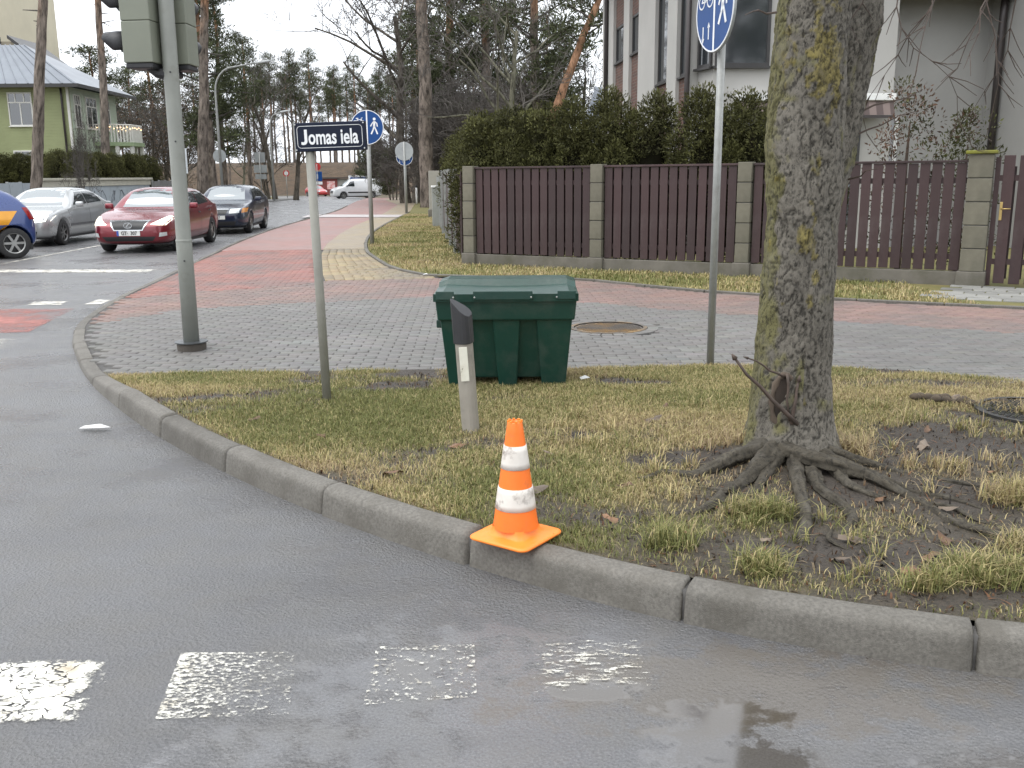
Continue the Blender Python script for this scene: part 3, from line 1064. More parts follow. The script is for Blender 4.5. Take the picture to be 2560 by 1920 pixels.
roots = [([(1.3, 4.68), (1.1, 4.56), (.92, 4.46), (.76, 4.50), (.64, 4.45), (.52, 4.52)], [.085, .06, .048, .036, .024, .01], .085),
         ([(1.32, 4.62), (1.14, 4.36), (.99, 4.2), (.86, 4.0), (.74, 3.98), (.66, 3.9)], [.075, .058, .045, .034, .024, .008], .075),
         ([(1.34, 4.58), (1.2, 4.3), (1.13, 4.2), (.98, 4.1), (.9, 4.12)], [.06, .045, .032, .02, .008], .05),
         ([(1.42, 4.62), (1.35, 4.22), (1.26, 3.9), (1.19, 3.72), (1.14, 3.56), (1.03, 3.46)], [.065, .045, .038, .034, .026, .01], .075),
         ([(1.5, 4.58), (1.41, 4.24), (1.45, 3.9), (1.39, 3.66), (1.44, 3.5), (1.4, 3.38)], [.06, .045, .036, .034, .022, .008], .05),
         ([(1.36, 4.6), (1.52, 4.42), (1.72, 4.33), (1.86, 4.18), (1.98, 4.10), (2.1, 3.96)], [.065, .062, .05, .036, .022, .008], .12),
         ([(1.56, 4.64), (1.68, 4.32), (1.82, 4.05), (1.9, 3.82), (2.06, 3.66), (2.24, 3.52), (2.34, 3.36)], [.065, .042, .036, .038, .032, .024, .008], .045),
         ([(1.55, 4.52), (1.6, 4.22), (1.73, 4.0), (1.7, 3.84), (1.8, 3.7)], [.045, .034, .026, .018, .007], .04),
         ([(1.6, 4.66), (1.85, 4.5), (2.02, 4.42), (2.2, 4.25)], [.05, .036, .026, .008], .05),
         ([(1.0, 4.18), (.92, 4.3), (.8, 4.28), (.7, 4.2)], [.024, .02, .015, .006], .02),
         ([(1.27, 3.95), (1.33, 3.8), (1.3, 3.62), (1.36, 3.52)], [.022, .018, .014, .006], .02),
         ([(1.84, 4.05), (1.95, 3.98), (2.0, 3.85), (2.15, 3.8)], [.022, .018, .014, .006], .02)]
for i, (pp, rr, lift) in enumerate(roots):
    m_ = len(pp) - 1
    pts = [(x - TREE[0] + (rng.uniform(-.02, .02) if 0 < k < m_ else 0), y - TREE[1] + (rng.uniform(-.02, .02) if 0 < k < m_ else 0),
            vz(x, y) + lift * .62 * (1 - k / m_) ** 2 - .45 * rr[k] * (k / m_) + .014 * math.sin(k * 2.1 + i)) for k, (x, y) in enumerate(pp)]
    link('root', root_mesh('root', pts, [q_ * .66 for q_ in rr], 50 + i), BARK, tree)
# pruning scar and the sprouts that grow from it
WOOD = mat('dead_wood', (.12, .09, .065), (.06, .045, .035), scale=14, rough=.9, bumpk=.6, bscale=30, stretch=(1, 1, .2))
mb = MB()
ring = []
for k in range(18):
    t = 2 * PI * k / 18
    ring.append((-.085 + .055 * math.cos(t), -.188 + .018 * abs(math.cos(t)), .47 + .14 * math.sin(t)))
ring.append(ring[0])
mb.tube(ring, [.017 + .006 * math.sin(3 * i) for i in range(19)], 7, cap=False)
mb.build('scar_rim', WOOD, tree, smooth=True)
mb = MB(); mb.lathe([(.0, -.012), (.03, -.008), (.05, .0)], 18, axis='Y')
o = mb.build('scar_hollow', mat('rotten_wood', (.045, .032, .024), (.02, .015, .012), rough=.95, bumpk=.6, bscale=40), tree, loc=(-.085, -.19, .47)); o.scale = (1, .6, 2.6)
TWIG = mat('twig_bark', (.10, .07, .055), (.06, .045, .035), scale=30, rough=.7)


def wig(p0, p1, n, amp, r):
    a, b = Vector(p0), Vector(p1)
    return [a.lerp(b, i / n) + Vector((r.uniform(-amp, amp), r.uniform(-amp, amp), r.uniform(-amp, amp))) * (0 if i in (0,) else 1) for i in range(n + 1)]


for a, b, r0 in (((-.02, -.215, .36), (-.37, -.31, .71), .013), ((-.09, -.2, .6), (-.3, -.26, .72), .007), ((-.05, -.215, .36), (-.02, -.22, .58), .012), ((-.085, -.21, .62), (-.07, -.215, .4), .008)):
    mb = MB(); pp = wig(a, b, 5, .008, rng)
    mb.tube(pp, [r0 * (1 - .1 * i) for i in range(6)], 7)
    e = Vector(pp[-1]); mb.tube([e, e + (Vector(pp[-1]) - Vector(pp[-2])).normalized() * .03], [r0 * 1.1, r0 * .3], 6)
    mb.build('sprout', TWIG, tree, smooth=True)


# crown: limbs and drooping twigs
def grow(mt, mw, p, d, length, r, depth, rg, droop=0.0, wob=.22, nchild=(3, 5), minr=.004, split=1, spread=.75, shrink=(.5, .72), maxdepth=5, sides=(7, 3)):
    n = 5 if depth < 2 else 4
    pts, rad = [p.copy()], [r]
    d = d.normalized(); q = p.copy()
    for i in range(n):
        d = (d + Vector((rg.uniform(-wob, wob), rg.uniform(-wob, wob), rg.uniform(-wob, wob) - droop * (i / n)))).normalized()
        q = q + d * length / n
        pts.append(q.copy()); rad.append(max(minr, r * (1 - .6 * (i + 1) / n)))
    (mt if depth <= split else mw).tube(pts, rad, sides[0] if depth <= split else sides[1], cap=False)
    if depth >= maxdepth: return
    for _ in range(rg.randint(*nchild)):
        t = rg.uniform(.25, 1.0)
        k = min(n - 1, int(t * n)); f = t * n - k
        b = pts[k].lerp(pts[k + 1], f)
        ax = Vector((rg.uniform(-1, 1), rg.uniform(-1, 1), rg.uniform(-.4, .9))).normalized()
        dd = (d * (1 - spread * .5) + ax * spread).normalized()
        grow(mt, mw, b, dd, length * rg.uniform(*shrink), max(minr, rad[k] * .55), depth + 1, rg, droop * 1.1, wob, nchild, minr, split, spread, shrink, maxdepth, sides)


rg = random.Random(3)
ml, mw = MB(), MB()
for z0, x0, y0, dx, dy in ((3.2, .05, 0, -.8, -.3), (3.9, .1, -.05, .3, -1), (4.6, .15, -.1, -.7, .6), (5.5, .2, -.18, .1, .2), (5.9, .2, -.2, -.2, -.3)):
    grow(ml, mw, Vector((x0, y0, z0)), Vector((dx, dy, .9)), 2.6, .06, 0, rg, maxdepth=3)
for z0, x0, y0, dx, dy in ((3.1, .38, .28, 1, .1), (3.8, .5, .35, .8, .9), (4.8, .75, .4, .9, -.5), (6.1, 1.0, .5, .3, .3)):
    grow(ml, mw, Vector((x0, y0, z0)), Vector((dx, dy, .7)), 2.6, .05, 0, rg, maxdepth=3)
ml.build('limb', BARK, tree, smooth=True)
cb = ml
mw.build('crown', TWIG, tree)
# low branch that droops into the picture on the side of the plank fence
ml, mw = MB(), MB()
rg = random.Random(12)
main = [Vector(p) for p in ((.36, .22, 2.75), (.6, .25, 2.68), (.85, .22, 2.72), (1.1, .2, 2.66), (1.4, .15, 2.6))]
ml.tube(main, [.03, .024, .02, .016, .01], 7)
for k in range(10):
    mw = MB()
    b = main[0].lerp(main[-1], .05 + .1 * k)
    pts, q = [b], b.copy()
    d = Vector((rg.uniform(-.3, .5), rg.uniform(-.4, .2), -.9))
    for i in range(rg.randint(5, 9)):
        d = (d + Vector((rg.uniform(-.45, .5), rg.uniform(-.3, .3), rg.uniform(-.25, .18)))).normalized()
        q = q + d * .115
        pts.append(q.copy())
        if i > 1:
            for s_ in range(rg.randint(1, 2)):
                e = (d + Vector((rg.uniform(-1, 1), rg.uniform(-.5, .5), rg.uniform(-.3, .5)))).normalized()
                w2 = q + e * rg.uniform(.08, .2)
                mw.tube([q, q.lerp(w2, .5) + Vector((0, 0, rg.uniform(-.015, .015))), w2], [.0026, .0022, .0015], 4)
    mw.tube(pts, [.0052 - .0006 * min(i, 6) for i in range(len(pts))], 5)
    mw.build('hanging_twig', TWIG, tree)
for b, e in (((.33, .18, 1.9), (.62, .1, 2.0)), ((.3, .17, 1.78), (.56, .05, 1.9)), ((.26, .14, 1.56), (.36, .0, 1.62)), ((-.18, -.05, 2.35), (-.35, -.1, 2.34))):
    mw = MB(); mw.tube(wig(b, e, 4, .012, rg), [.006, .005, .004, .003, .002], 5); mw.build('side_twig', TWIG, tree)
ml.build('low_branch', BARK, tree, smooth=True)
# give limbs made without colours a bark tint
for o in tree.children:
    if o.data and 'col' not in o.data.color_attributes and o.data.materials and o.data.materials[0] == BARK:
        a = o.data.color_attributes.new('col', 'FLOAT_COLOR', 'POINT')
        a.data.foreach_set('color', np.tile((.11, .10, .08, 1), len(o.data.vertices)).astype(np.float32))

# leaf scraps, needles and twig bits trodden into the soil
gl = np.random.default_rng(88)
lx, ly = gl.uniform(-2.6, 4.2, 30000), gl.uniform(2.6, 7.4, 30000)
kp = (ly > y_kerb(lx) + .01) & (ly < fx(GP, lx)) & (np.abs(lx) < .6 * ly + .5) & (gl.uniform(0, 1, 30000) < .08 + .75 * (1 - np.clip(turf_density(lx, ly), 0, 1)))
lx, ly = lx[kp], ly[kp]
lc = np.array([(.13, .085, .05), (.07, .05, .035), (.22, .17, .11), (.17, .09, .05), (.035, .028, .022)])[gl.integers(0, 5, len(lx))] * gl.uniform(.6, 1.2, len(lx))[:, None]
LP, LF, LC = blades(lx, ly, verge_z(lx, ly) + .001, gl.uniform(.012, .04, len(lx)), gl.uniform(.003, .011, len(lx)), lc, 1.15, 89)
tag(link('ground_litter', np_mesh('ground_litter', LP, LF, LC), GRASS), 'brown leaf scraps and twig bits trodden into the muddy verge', 'litter', kind='stuff')

# fallen leaves on the mud
LEAF = mat('dead_leaf', (.20, .105, .05), (.10, .055, .03), scale=20, rough=.55, rand=.35)
LEAFP = mat('grey_leaf', (.19, .145, .105), (.12, .09, .065), scale=20, rough=.55, rand=.3)
leaf_me = []
for s in range(3):
    mb = MB(); ps = []
    for k in range(10):
        t = 2 * PI * k / 10
        r = .028 * (1 + .35 * math.sin(2.5 * t + s)) * (1.3 if k == 0 else 1)
        ps.append((r * math.cos(t) * 1.25, r * math.sin(t) * .8, .006 * math.sin(3 * t + s) + .004))
    mb.add(ps + [(0, 0, .012)], [(k, (k + 1) % 10, 10) for k in range(10)])
    leaf_me.append(mb.mesh('leaf'))
spots = [(.95, 3.95), (1.02, 3.62), (1.75, 3.62), (1.62, 3.45), (2.1, 3.3), (1.95, 3.18), (2.2, 3.62), (1.25, 3.42), (.72, 3.72), (.42, 3.9), (.2, 4.9), (-.05, 5.08), (-.3, 5.05), (2.2, 4.9), (2.35, 4.45), (2.4, 5.3),
         (1.9, 3.95), (1.65, 4.05), (1.5, 3.3), (2.25, 2.95), (1.8, 2.95), (.98, 5.9), (.85, 5.55), (-1.1, 5.3), (-1.6, 5.7), (2.9, 6.1), (.55, 4.35), (.9, 3.45), (1.36, 3.62), (2.45, 3.9), (-.6, 4.55), (.1, 4.3)]
for i, (x, y) in enumerate(spots):
    me = leaf_me[i % 3].copy(); me.materials.append(LEAFP if i % 3 == 1 else LEAF)
    o = link('fallen_leaf', me, None, None, (x, y, vz(x, y) + .012), rng.uniform(0, 6))
    o.rotation_euler = (rng.uniform(-.4, .4), rng.uniform(-.4, .4), rng.uniform(0, 6)); s = rng.uniform(.7, 1.35); o.scale = (s, s, s)
    tag(o, 'withered leaf lying on the muddy corner verge', 'leaf', 'withered leaves lying on the verge')
# ================================================================ street furniture near the corner
ORANGE = mat('orange_plastic', (.95, .20, .022), (.88, .17, .018), scale=4, rough=.42, bumpk=.15, bscale=60, dirt=(.38, .12, .05), dscale=11, dlo=.58, dhi=.8)
ORANGE_B = mat('orange_base_plastic', (.98, .27, .03), (.92, .22, .025), scale=5, rough=.45, dirt=(.45, .2, .08), dscale=8, dlo=.62, dhi=.8)
SLEEVE = mat('dirty_white_sleeve', (.74, .70, .64), (.60, .55, .49), scale=10, rough=.5, dirt=(.17, .13, .11), dscale=13, dlo=.53, dhi=.72)
GALV = mat('galvanised_steel', (.34, .345, .33), (.28, .285, .272), scale=14, rough=.5, metal=.25, bumpk=.15, bscale=40, dirt=(.2, .19, .17), dscale=6, dlo=.55, dhi=.8)
POSTGREY = mat('painted_post', (.27, .265, .23), (.22, .216, .187), scale=9, rough=.6, bumpk=.2, bscale=50)
POLE = mat('signal_pole_paint', (.26, .268, .24), (.215, .222, .2), scale=3, rough=.5, bumpk=.25, bscale=90, bdist=.002, dirt=(.17, .165, .14), dscale=5, dlo=.55, dhi=.8)
BLACKP = mat('black_plastic', (.028, .028, .03), (.018, .018, .02), rough=.5, bumpk=.15, bscale=80)
WHITEP = mat('white_plastic', (.78, .78, .76), (.66, .66, .64), rough=.45)
BLUE = mat('sign_blue', (.006, .058, .22), (.005, .05, .19), scale=2, rough=.4, spec=.3)
SIGNWHITE = mat('sign_white', (.82, .83, .84), (.76, .77, .78), rough=.35)
SIGNBACK = mat('sign_back', (.36, .38, .38), (.30, .315, .32), scale=3, rough=.5, metal=.3)
NAVY = mat('navy_enamel', (.006, .011, .030), (.005, .009, .024), rough=.42, spec=.25)
BOLT = mat('bolt_steel', (.55, .55, .53), rough=.35, metal=.7)

# ---- traffic cone
cone = thing('traffic_cone', 'orange and white striped traffic cone standing on the kerb edge', 'traffic cone', (.01, 3.70, .146), R(-36))
mb = MB()
hw, rc = .145, .035
outl = []
for cx, cy, a0 in ((hw - rc, hw - rc, 0), (-hw + rc, hw - rc, 90), (-hw + rc, -hw + rc, 180), (hw - rc, -hw + rc, 270)):
    for k in range(6): outl.append((cx + rc * math.cos(R(a0 + 18 * k)), cy + rc * math.sin(R(a0 + 18 * k))))
n = len(outl)
rows = []
for sc_, z in ((.985, 0), (1, .004), (1, .008), (.98, .012), (.9, .014)): rows.append([(x * sc_, y * sc_, z) for x, y in outl])
for rr, z in ((.122, .016), (.109, .023), (.100, .038), (.096, .052)):
    rows.append([(rr * x / math.hypot(x, y), rr * y / math.hypot(x, y), z) for x, y in outl])
mb.add([p for r_ in rows for p in r_], [(j * n + k, j * n + (k + 1) % n, (j + 1) * n + (k + 1) % n, (j + 1) * n + k) for j in range(len(rows) - 1) for k in range(n)] + [tuple(range(n - 1, -1, -1))])
mb.build('base_plate', ORANGE_B, cone, smooth=True)
HC = .488


def rcone(z): return .094 + (.030 - .094) * (z - .045) / (HC - .045)


mb = MB(); mb.lathe([(rcone(z), z) for z in np.linspace(.045, HC - .004, 14)] + [(.029, HC), (.024, HC), (.02, HC - .008), (.02, HC - .09)], 40, cap=False)
mb.build('cone_body', ORANGE, cone, smooth=True)
for z0, z1 in ((.297, .392), (.128, .218)):
    mb = MB(); zz = np.linspace(z0, z1, 5)
    mb.lathe([(rcone(z0) - .002, z0)] + [(rcone(z) + .0025, z) for z in zz] + [(rcone(z1) - .002, z1)], 40, cap=False)
    mb.build('reflective_band', SLEEVE, cone, smooth=True)
mb = MB()
for k in range(8):
    t = 2 * PI * k / 8
    mb.box((.027 * math.cos(t), .027 * math.sin(t), HC + .002), (.008, .009, .008), t)
mb.build('top_notch_ring', ORANGE_B, cone)

# ---- delineator post
dl = thing('delineator_post', 'leaning grey roadside delineator with black slanted cap and cracked white reflector', 'post', (-.24, 5.40, vz(-.24, 5.4) - .02), R(18))
dl.rotation_euler = (R(-1), R(-3.2), R(18)); dl.scale = (1.14, 1.14, 1.0)
sec = []
for k in range(20):
    t = 2 * PI * k / 20
    r = 1 + .12 * math.cos(3 * (t + PI / 2))
    sec.append((.044 * r * math.cos(t), .04 * r * math.sin(t)))
DGREY = mat('delineator_plastic', (.30, .275, .235), (.24, .22, .19), scale=5, rough=.5, dirt=(.15, .135, .11), dscale=5, dlo=.5, dhi=.8)
MB().prism(sec, 0, .60).build('post_body', DGREY, dl, smooth=False)
mb = MB()
ns = len(sec); big = [(x * 1.17, y * 1.17) for x, y in sec]
vs = [(x, y, .55) for x, y in big] + [(x, y, .755 - .75 * x + .7 * y) for x, y in big]
mb.add(vs, [tuple(range(ns - 1, -1, -1)), tuple(range(ns, 2 * ns))] + [(i, (i + 1) % ns, ns + (i + 1) % ns, ns + i) for i in range(ns)])
mb.build('cap', BLACKP, dl, bevel=.003)
mb = MB(); mb.box((0, 0, 0), (.042, .006, .20), 0)
o = mb.build('reflector', mat('cracked_reflector', (.74, .73, .64), (.62, .60, .50), scale=12, rough=.3, dirt=(.2, .18, .13), dscale=16, dlo=.6, dhi=.66), dl, bevel=.002, loc=(-.021, -.0405, .435), rz=R(-14))

# ---- street name sign
jm = thing('street_name_sign', 'dark blue street name sign reading Jomas iela on a leaning grey post', 'sign', (-1.25, 6.24, vz(-1.25, 6.24) - .02), 0)
MB().tube([(0, 0, 0), (-.012, 0, .8), (-.028, 0, 1.72)], .0295, 14).build('post', POSTGREY, jm, smooth=True)
SX, SZ, SW, SH = .155, 1.745, .455, .178
sg = MB().box((SX, -.01, SZ), (SW, .055, SH)).build('sign_box', NAVY, jm, bevel=.005)
sg.rotation_euler = (0, R(-1.4), 0)
mb = MB()
w2, h2, rad = SW / 2 - .022, SH / 2 - .022, .022
ol = []
for cx, cz, a0 in ((w2 - rad, h2 - rad, 0), (-w2 + rad, h2 - rad, 90), (-w2 + rad, -h2 + rad, 180), (w2 - rad, -h2 + rad, 270)):
    for k in range(6): ol.append((SX + cx + rad * math.cos(R(a0 + 18 * k)), SZ + cz + rad * math.sin(R(a0 + 18 * k))))
mb.stroke(ol + [ol[0]], .003, -.0385, .0015)
mb.build('border_line', SIGNWHITE, sg)
lt = text_part('lettering', 'omas iela', .128, SIGNWHITE, sg, Matrix.Translation((SX + .022, -.041, SZ - .006)), bold=.0028, sx=.66)
lx0 = min(v.co.x for v in lt.data.vertices); lz0 = min(v.co.z for v in lt.data.vertices); lz1 = max(v.co.z for v in lt.data.vertices)
jx = lx0 - .016
MB().polyxz([(jx + .009, lz1), (jx - .009, lz1), (jx - .009, lz0 + .026), (jx - .012, lz0 + .019), (jx - .019, lz0 + .017), (jx - .030, lz0 + .020), (jx - .031, lz0 + .004), (jx - .020, lz0), (jx - .006, lz0 + .002), (jx + .004, lz0 + .009), (jx + .009, lz0 + .022)], -.0405, .0015).build('lettering', SIGNWHITE, sg)
mb = MB()
for x in (-1, 1):
    for z in (-1, 1): mb.lathe([(.005, -.004), (.005, 0), (.003, .002)], 8, (SX + x * (SW / 2 - .012), -.04, SZ + z * (SH / 2 - .011)), 'Y')
mb.build('corner_screws', BOLT, sg)
MB().box((SX - SW / 2 + .004, -.012, SZ), (.008, .06, SH + .006)).build('edge_profile', GALV, sg, bevel=.002)

# ---- grit bin
gb = thing('grit_bin', 'dark green plastic grit bin with lid standing at the edge of the grass', 'bin', (-.03, 7.02, vz(-.03, 6.95) + .0), R(-1.5))
GREENP = mat('green_plastic', (.008, .045, .033), (.006, .036, .027), scale=3, rough=.3, bumpk=.35, bscale=120, bdist=.002, dirt=(.035, .06, .048), dscale=7, dlo=.48, dhi=.75)


def frus(mb, x0, x1, x2, x3, yf0, yf1, yb0, yb1, z0, z1):
    mb.add([(x0, yf0, z0), (x1, yf0, z0), (x1, yb0, z0), (x0, yb0, z0), (x2, yf1, z1), (x3, yf1, z1), (x3, yb1, z1), (x2, yb1, z1)],
           [(3, 2, 1, 0), (4, 5, 6, 7), (0, 1, 5, 4), (1, 2, 6, 5), (2, 3, 7, 6), (3, 0, 4, 7)])


mb = MB(); frus(mb, -.395, .395, -.455, .455, -.17, -.25, .2, .26, .06, .52)
mb.build('tub', GREENP, gb, bevel=.012)
for a, b, c, d in ((-.425, -.30, -.475, -.26), (-.06, .07, -.10, .10), (.255, .425, .215, .475)):
    for yf, yf1, yb, yb1 in ((-.215, -.29, .0, .0), (.02, .02, .235, .29)):
        mb = MB(); frus(mb, a, b, c, d, yf, yf1, yb, yb1, -.02, .53)
        mb.build('foot_rib', GREENP, gb, bevel=.01)
mb = MB(); frus(mb, -.49, .49, -.505, .505, -.31, -.325, .31, .325, .505, .672)
mb.build('rim_band', GREENP, gb, bevel=.014, seg=3)
mb = MB()
prof = [(-.345, .645), (-.35, .70), (-.33, .712), (-.12, .728), (.02, .734), (.06, .762), (.3, .765), (.34, .74), (.34, .645)]
nn = 17
for i in range(nn):
    x = -.515 + 1.03 * i / (nn - 1)
    e = abs(x) / .515
    ins = .02 * max(0, (e - .93) / .07)
    for y, z in prof:
        zz = z - (.018 * (1 - (x / .515) ** 2) if .705 < z < .76 and y < .05 else 0) - ins * (1 if z > .7 else 0)
        mb.v.append((x * (1 if z < .72 else .985), y + ins * .5 * (1 if y < 0 else -1), zz))
k = len(prof)
mb.f += [(i * k + j, (i + 1) * k + j, (i + 1) * k + j + 1, i * k + j + 1) for i in range(nn - 1) for j in range(k - 1)]
mb.f += [tuple(range(k)), tuple(range(nn * k - 1, (nn - 1) * k - 1, -1))]
lid = mb.build('lid', GREENP, gb, smooth=False)
mb = MB(); mb.box((-.02, -.353, .69), (.42, .012, .062)); mb.build('hasp_plate', GREENP, lid, bevel=.005)
for x in (-.5, .5):
    MB().box((x * .86, -.350, .69), (.13, .010, .06)).build('lip_plate', GREENP, lid, bevel=.004)
for x in (-.37, -.22, .18, .36):
    mb = MB(); mb.lathe([(.007, -.006), (.006, -.009), (.0, -.01)], 10, (x, -.352, .678), 'Y'); mb.build('bolt', BOLT, lid)
mb = MB(); mb.box((-.49, -.1, .46), (.05, .12, .06)); mb.build('side_handle', GREENP, gb, bevel=.008)

# ---- traffic signal
ts = thing('traffic_light', 'tall grey traffic light pole with signal heads seen from behind', 'traffic light', (-2.95, 8.63, PZ))
mb = MB(); mb.lathe([(.128, 0), (.132, .05), (.125, .068)], 28); mb.build('foundation', mat('pole_footing', (.10, .088, .075), (.07, .06, .05), rough=.9, bumpk=.6, bscale=40), ts, smooth=False)
mb = MB(); mb.lathe([(.148, .071), (.148, .08), (.075, .082)], 28); mb.build('flange', mat('flange_steel', (.12, .13, .135), (.08, .085, .09), rough=.35, metal=.5), ts)
mb = MB(); mb.lathe([(.071, .08), (.070, 1.0), (.066, 1.02), (.065, 2.4), (.064, 4.6), (.0, 4.65)], 28); pole = mb.build('pole', POLE, ts, smooth=True)
pole.rotation_euler = (0, R(.4), 0)
mb = MB(); mb.lathe([(.0715, .985), (.0722, 1.0), (.067, 1.012)], 28, cap=False); mb.build('pole_joint', POLE, pole)
mb = MB()
for z in (.82, 1.86, 2.44): mb.lathe([(.008, -.004), (.008, .002)], 8, (.015, -.063 if z > 1 else -.0695, z), 'Y')
mb.build('pole_screws', BLACKP, pole)
HEAD = mat('signal_housing', (.20, .212, .165), (.175, .185, .145), scale=2, rough=.5, bumpk=.15, bscale=60)


def signal_head(parent, m, n=3):
    """front towards local -X, pole at +X"""
    h = .34 * n
    hs_ = MB()
    for k in range(n): hs_.b2(-.13, .13, -.13, .13, .0015 + .34 * k, .34 * (k + 1) - .0015)
    hd = hs_.build('signal_head', HEAD, parent, bevel=.007)
    hd.matrix_local = m
    b = MB(); b.b2(-.12, .12, -.12, .12, -.045, .0); b.build('bottom_plate', BLACKP, hd, bevel=.01)
    for k in range(n):
        zc = .34 * k + .17
        v = MB(); npt = 18; V_, F_ = [], []
        for r_, x, cut in ((.105, -.13, 0), (.108, -.22, 0), (.10, -.33, .0)):
            for i in range(npt + 1):
                t = R(-35) + R(250) * i / npt
                V_.append((x + (.0 if x > -.3 else .10 * max(0, -math.sin(t) + .3)), r_ * math.cos(t), zc + r_ * math.sin(t)))
        for j in range(2):
            for i in range(npt): F_.append((j * (npt + 1) + i, j * (npt + 1) + i + 1, (j + 1) * (npt + 1) + i + 1, (j + 1) * (npt + 1) + i))
        v.add(V_, F_); vo = v.build('visor', BLACKP, hd, smooth=True)
        md = vo.modifiers.new('thickness', 'SOLIDIFY'); md.thickness = .006
        ln = MB(); ln.lathe([(.0, -.012), (.07, -.008), (.1, 0)], 20, (-.132, 0, zc), 'X')
        ln.build('lens', mat('lens_%d' % k, ((.01, .12, .06), (.25, .12, .01), (.22, .01, .01))[k], rough=.2), hd)
    return hd


signal_head(ts, Matrix.Translation((-.19, -.02, 2.51)) @ Matrix.Rotation(R(-6), 4, 'Z'))
signal_head(ts, Matrix.Translation((.02, .24, 2.52)) @ Matrix.Rotation(R(-92), 4, 'Z'))
mb = MB()
mb.tube([(-.16, 0, 2.50), (-.1, 0, 2.44), (0, 0, 2.42)], [.05, .045, .05], 10); mb.tube([(0, .05, 2.44), (.02, .22, 2.44)], .035, 10)
mb.build('bracket', BLACKP, ts, bevel=.002)


# ---- round shared path signs
def walker(mb, cx, cz, s, y):
    P = lambda *p: [(cx + a * s, cz + b * s) for a, b in p]
    mb.polyxz([(cx + .085 * s * math.cos(2 * PI * k / 12), cz + .42 * s + .085 * s * math.sin(2 * PI * k / 12)) for k in range(12)], y)
    mb.stroke(P((.0, .27), (-.02, .0)), .13 * s, y)
    mb.stroke(P((-.02, .0), (.06, -.16), (.16, -.42)), .085 * s, y)
    mb.stroke(P((-.03, .0), (-.08, -.18), (-.2, -.42)), .085 * s, y)
    mb.stroke(P((.03, .28), (.15, .16), (.17, .0)), .065 * s, y)
    mb.stroke(P((-.03, .28), (-.15, .15), (-.22, .02)), .065 * s, y)


def bicycle(mb, cx, cz, s, y):
    P = lambda *p: [(cx + a * s, cz + b * s) for a, b in p]
    for wx in (-.22, .22):
        mb.stroke([(cx + wx * s + .15 * s * math.cos(2 * PI * k / 14), cz + .15 * s * math.sin(2 * PI * k / 14)) for k in range(15)], .035 * s, y)
    mb.stroke(P((-.22, 0), (-.08, .2), (.16, .2), (0, 0), (-.22, 0)), .035 * s, y)
    mb.stroke(P((0, 0), (-.1, .26)), .035 * s, y); mb.stroke(P((-.16, .27), (-.04, .27)), .05 * s, y)
    mb.stroke(P((.22, 0), (.14, .28), (.22, .3)), .035 * s, y)


def path_sign(name, label, loc, rz, dia, zc, post_top, post_r, tilt=0.0, arrows=True):
    t = thing(name, label, 'sign', loc, rz)
    MB().tube([(tilt * -.2, .03, -.05), (tilt * -.2, .03, post_top)], post_r, 14).build('post', GALV, t, smooth=True)
    r = dia / 2
    d = MB(); d.lathe([(0, -.004), (r * .985, -.004), (r, 0), (r, .012), (r * .97, .014), (0, .014)], 48, (0, -.03, zc), 'Y')
    disc = d.build('disc', SIGNBACK, t)
    f = MB(); f.lathe([(0, -.0395), (r * .955, -.0395), (r * .955, -.035)], 48, (0, 0, zc), 'Y'); f.build('blue_face', BLUE, disc)
    g = MB(); g.lathe([(r * .955, -.0395), (r * .955, -.042), (r * .99, -.042), (r * .99, -.035)], 48, (0, 0, zc), 'Y', cap=False)
    g.build('white_border', SIGNWHITE, disc)
    s = MB()
    s.polyxz([(-.012 * dia / .6, zc - r * .955), (.012 * dia / .6, zc - r * .955), (.012 * dia / .6, zc + r * .955), (-.012 * dia / .6, zc + r * .955)], -.0405)
    walker(s, r * .45, zc + .02, dia * .5, -.0405)
    bicycle(s, -r * .47, zc + r * .25, dia * .5, -.0405)
    if arrows:
        for x, dr in ((-r * .58, -1), (-r * .28, 1)):
            z0 = zc - r * .5
            s.stroke([(x, z0 - .075 * dia), (x, z0 + .075 * dia)], .022 * dia, -.0405)
            tz = z0 + dr * .12 * dia
            s.polyxz([(x, tz), (x - .035 * dia, tz - dr * .06 * dia), (x + .035 * dia, tz - dr * .06 * dia)][::dr], -.0405)
    s.build('symbol', SIGNWHITE, disc)
    c = MB(); c.box((0, .0, zc + .12), (.05, .06, .03)); c.box((0, .0, zc - .12), (.05, .06, .03)); c.build('clamp', GALV, t)
    return t


path_sign('shared_path_sign', 'blue round cycle and footpath sign turned sideways on the pole beside the tree', (1.605, 7.66, PZ), R(-75), .62, 2.76, 3.0, .031)
path_sign('shared_path_sign', 'blue round cycle and footpath sign behind the street name sign', (-3.2, 22.1, PZ), R(-4), .76, 2.63, 3.0, .05)
fs = path_sign('shared_path_sign', 'blue round path sign low behind a grey sign back at the far grass edge', (-4.52, 41.9, PZ), R(0), .72, 2.37, 2.9, .06)
mb = MB(); mb.lathe([(0, -.004), (.38, -.004), (.39, 0), (.39, .012), (0, .014)], 40, (0, -.11, 2.6), 'Y'); mb.build('sign_back', SIGNBACK, fs)
MB().tube([(0, -.13, 0), (0, -.13, 3.0)], .04, 12).build('front_post', GALV, fs, smooth=True)

# ---- manhole covers
IRON = mat('cast_iron', (.17, .15, .13), (.11, .10, .09), scale=8, rough=.5, metal=.35, dirt=(.30, .19, .08), dscale=2.2, dlo=.45, dhi=.6, coords='World', bumpk=.3, bscale=80)


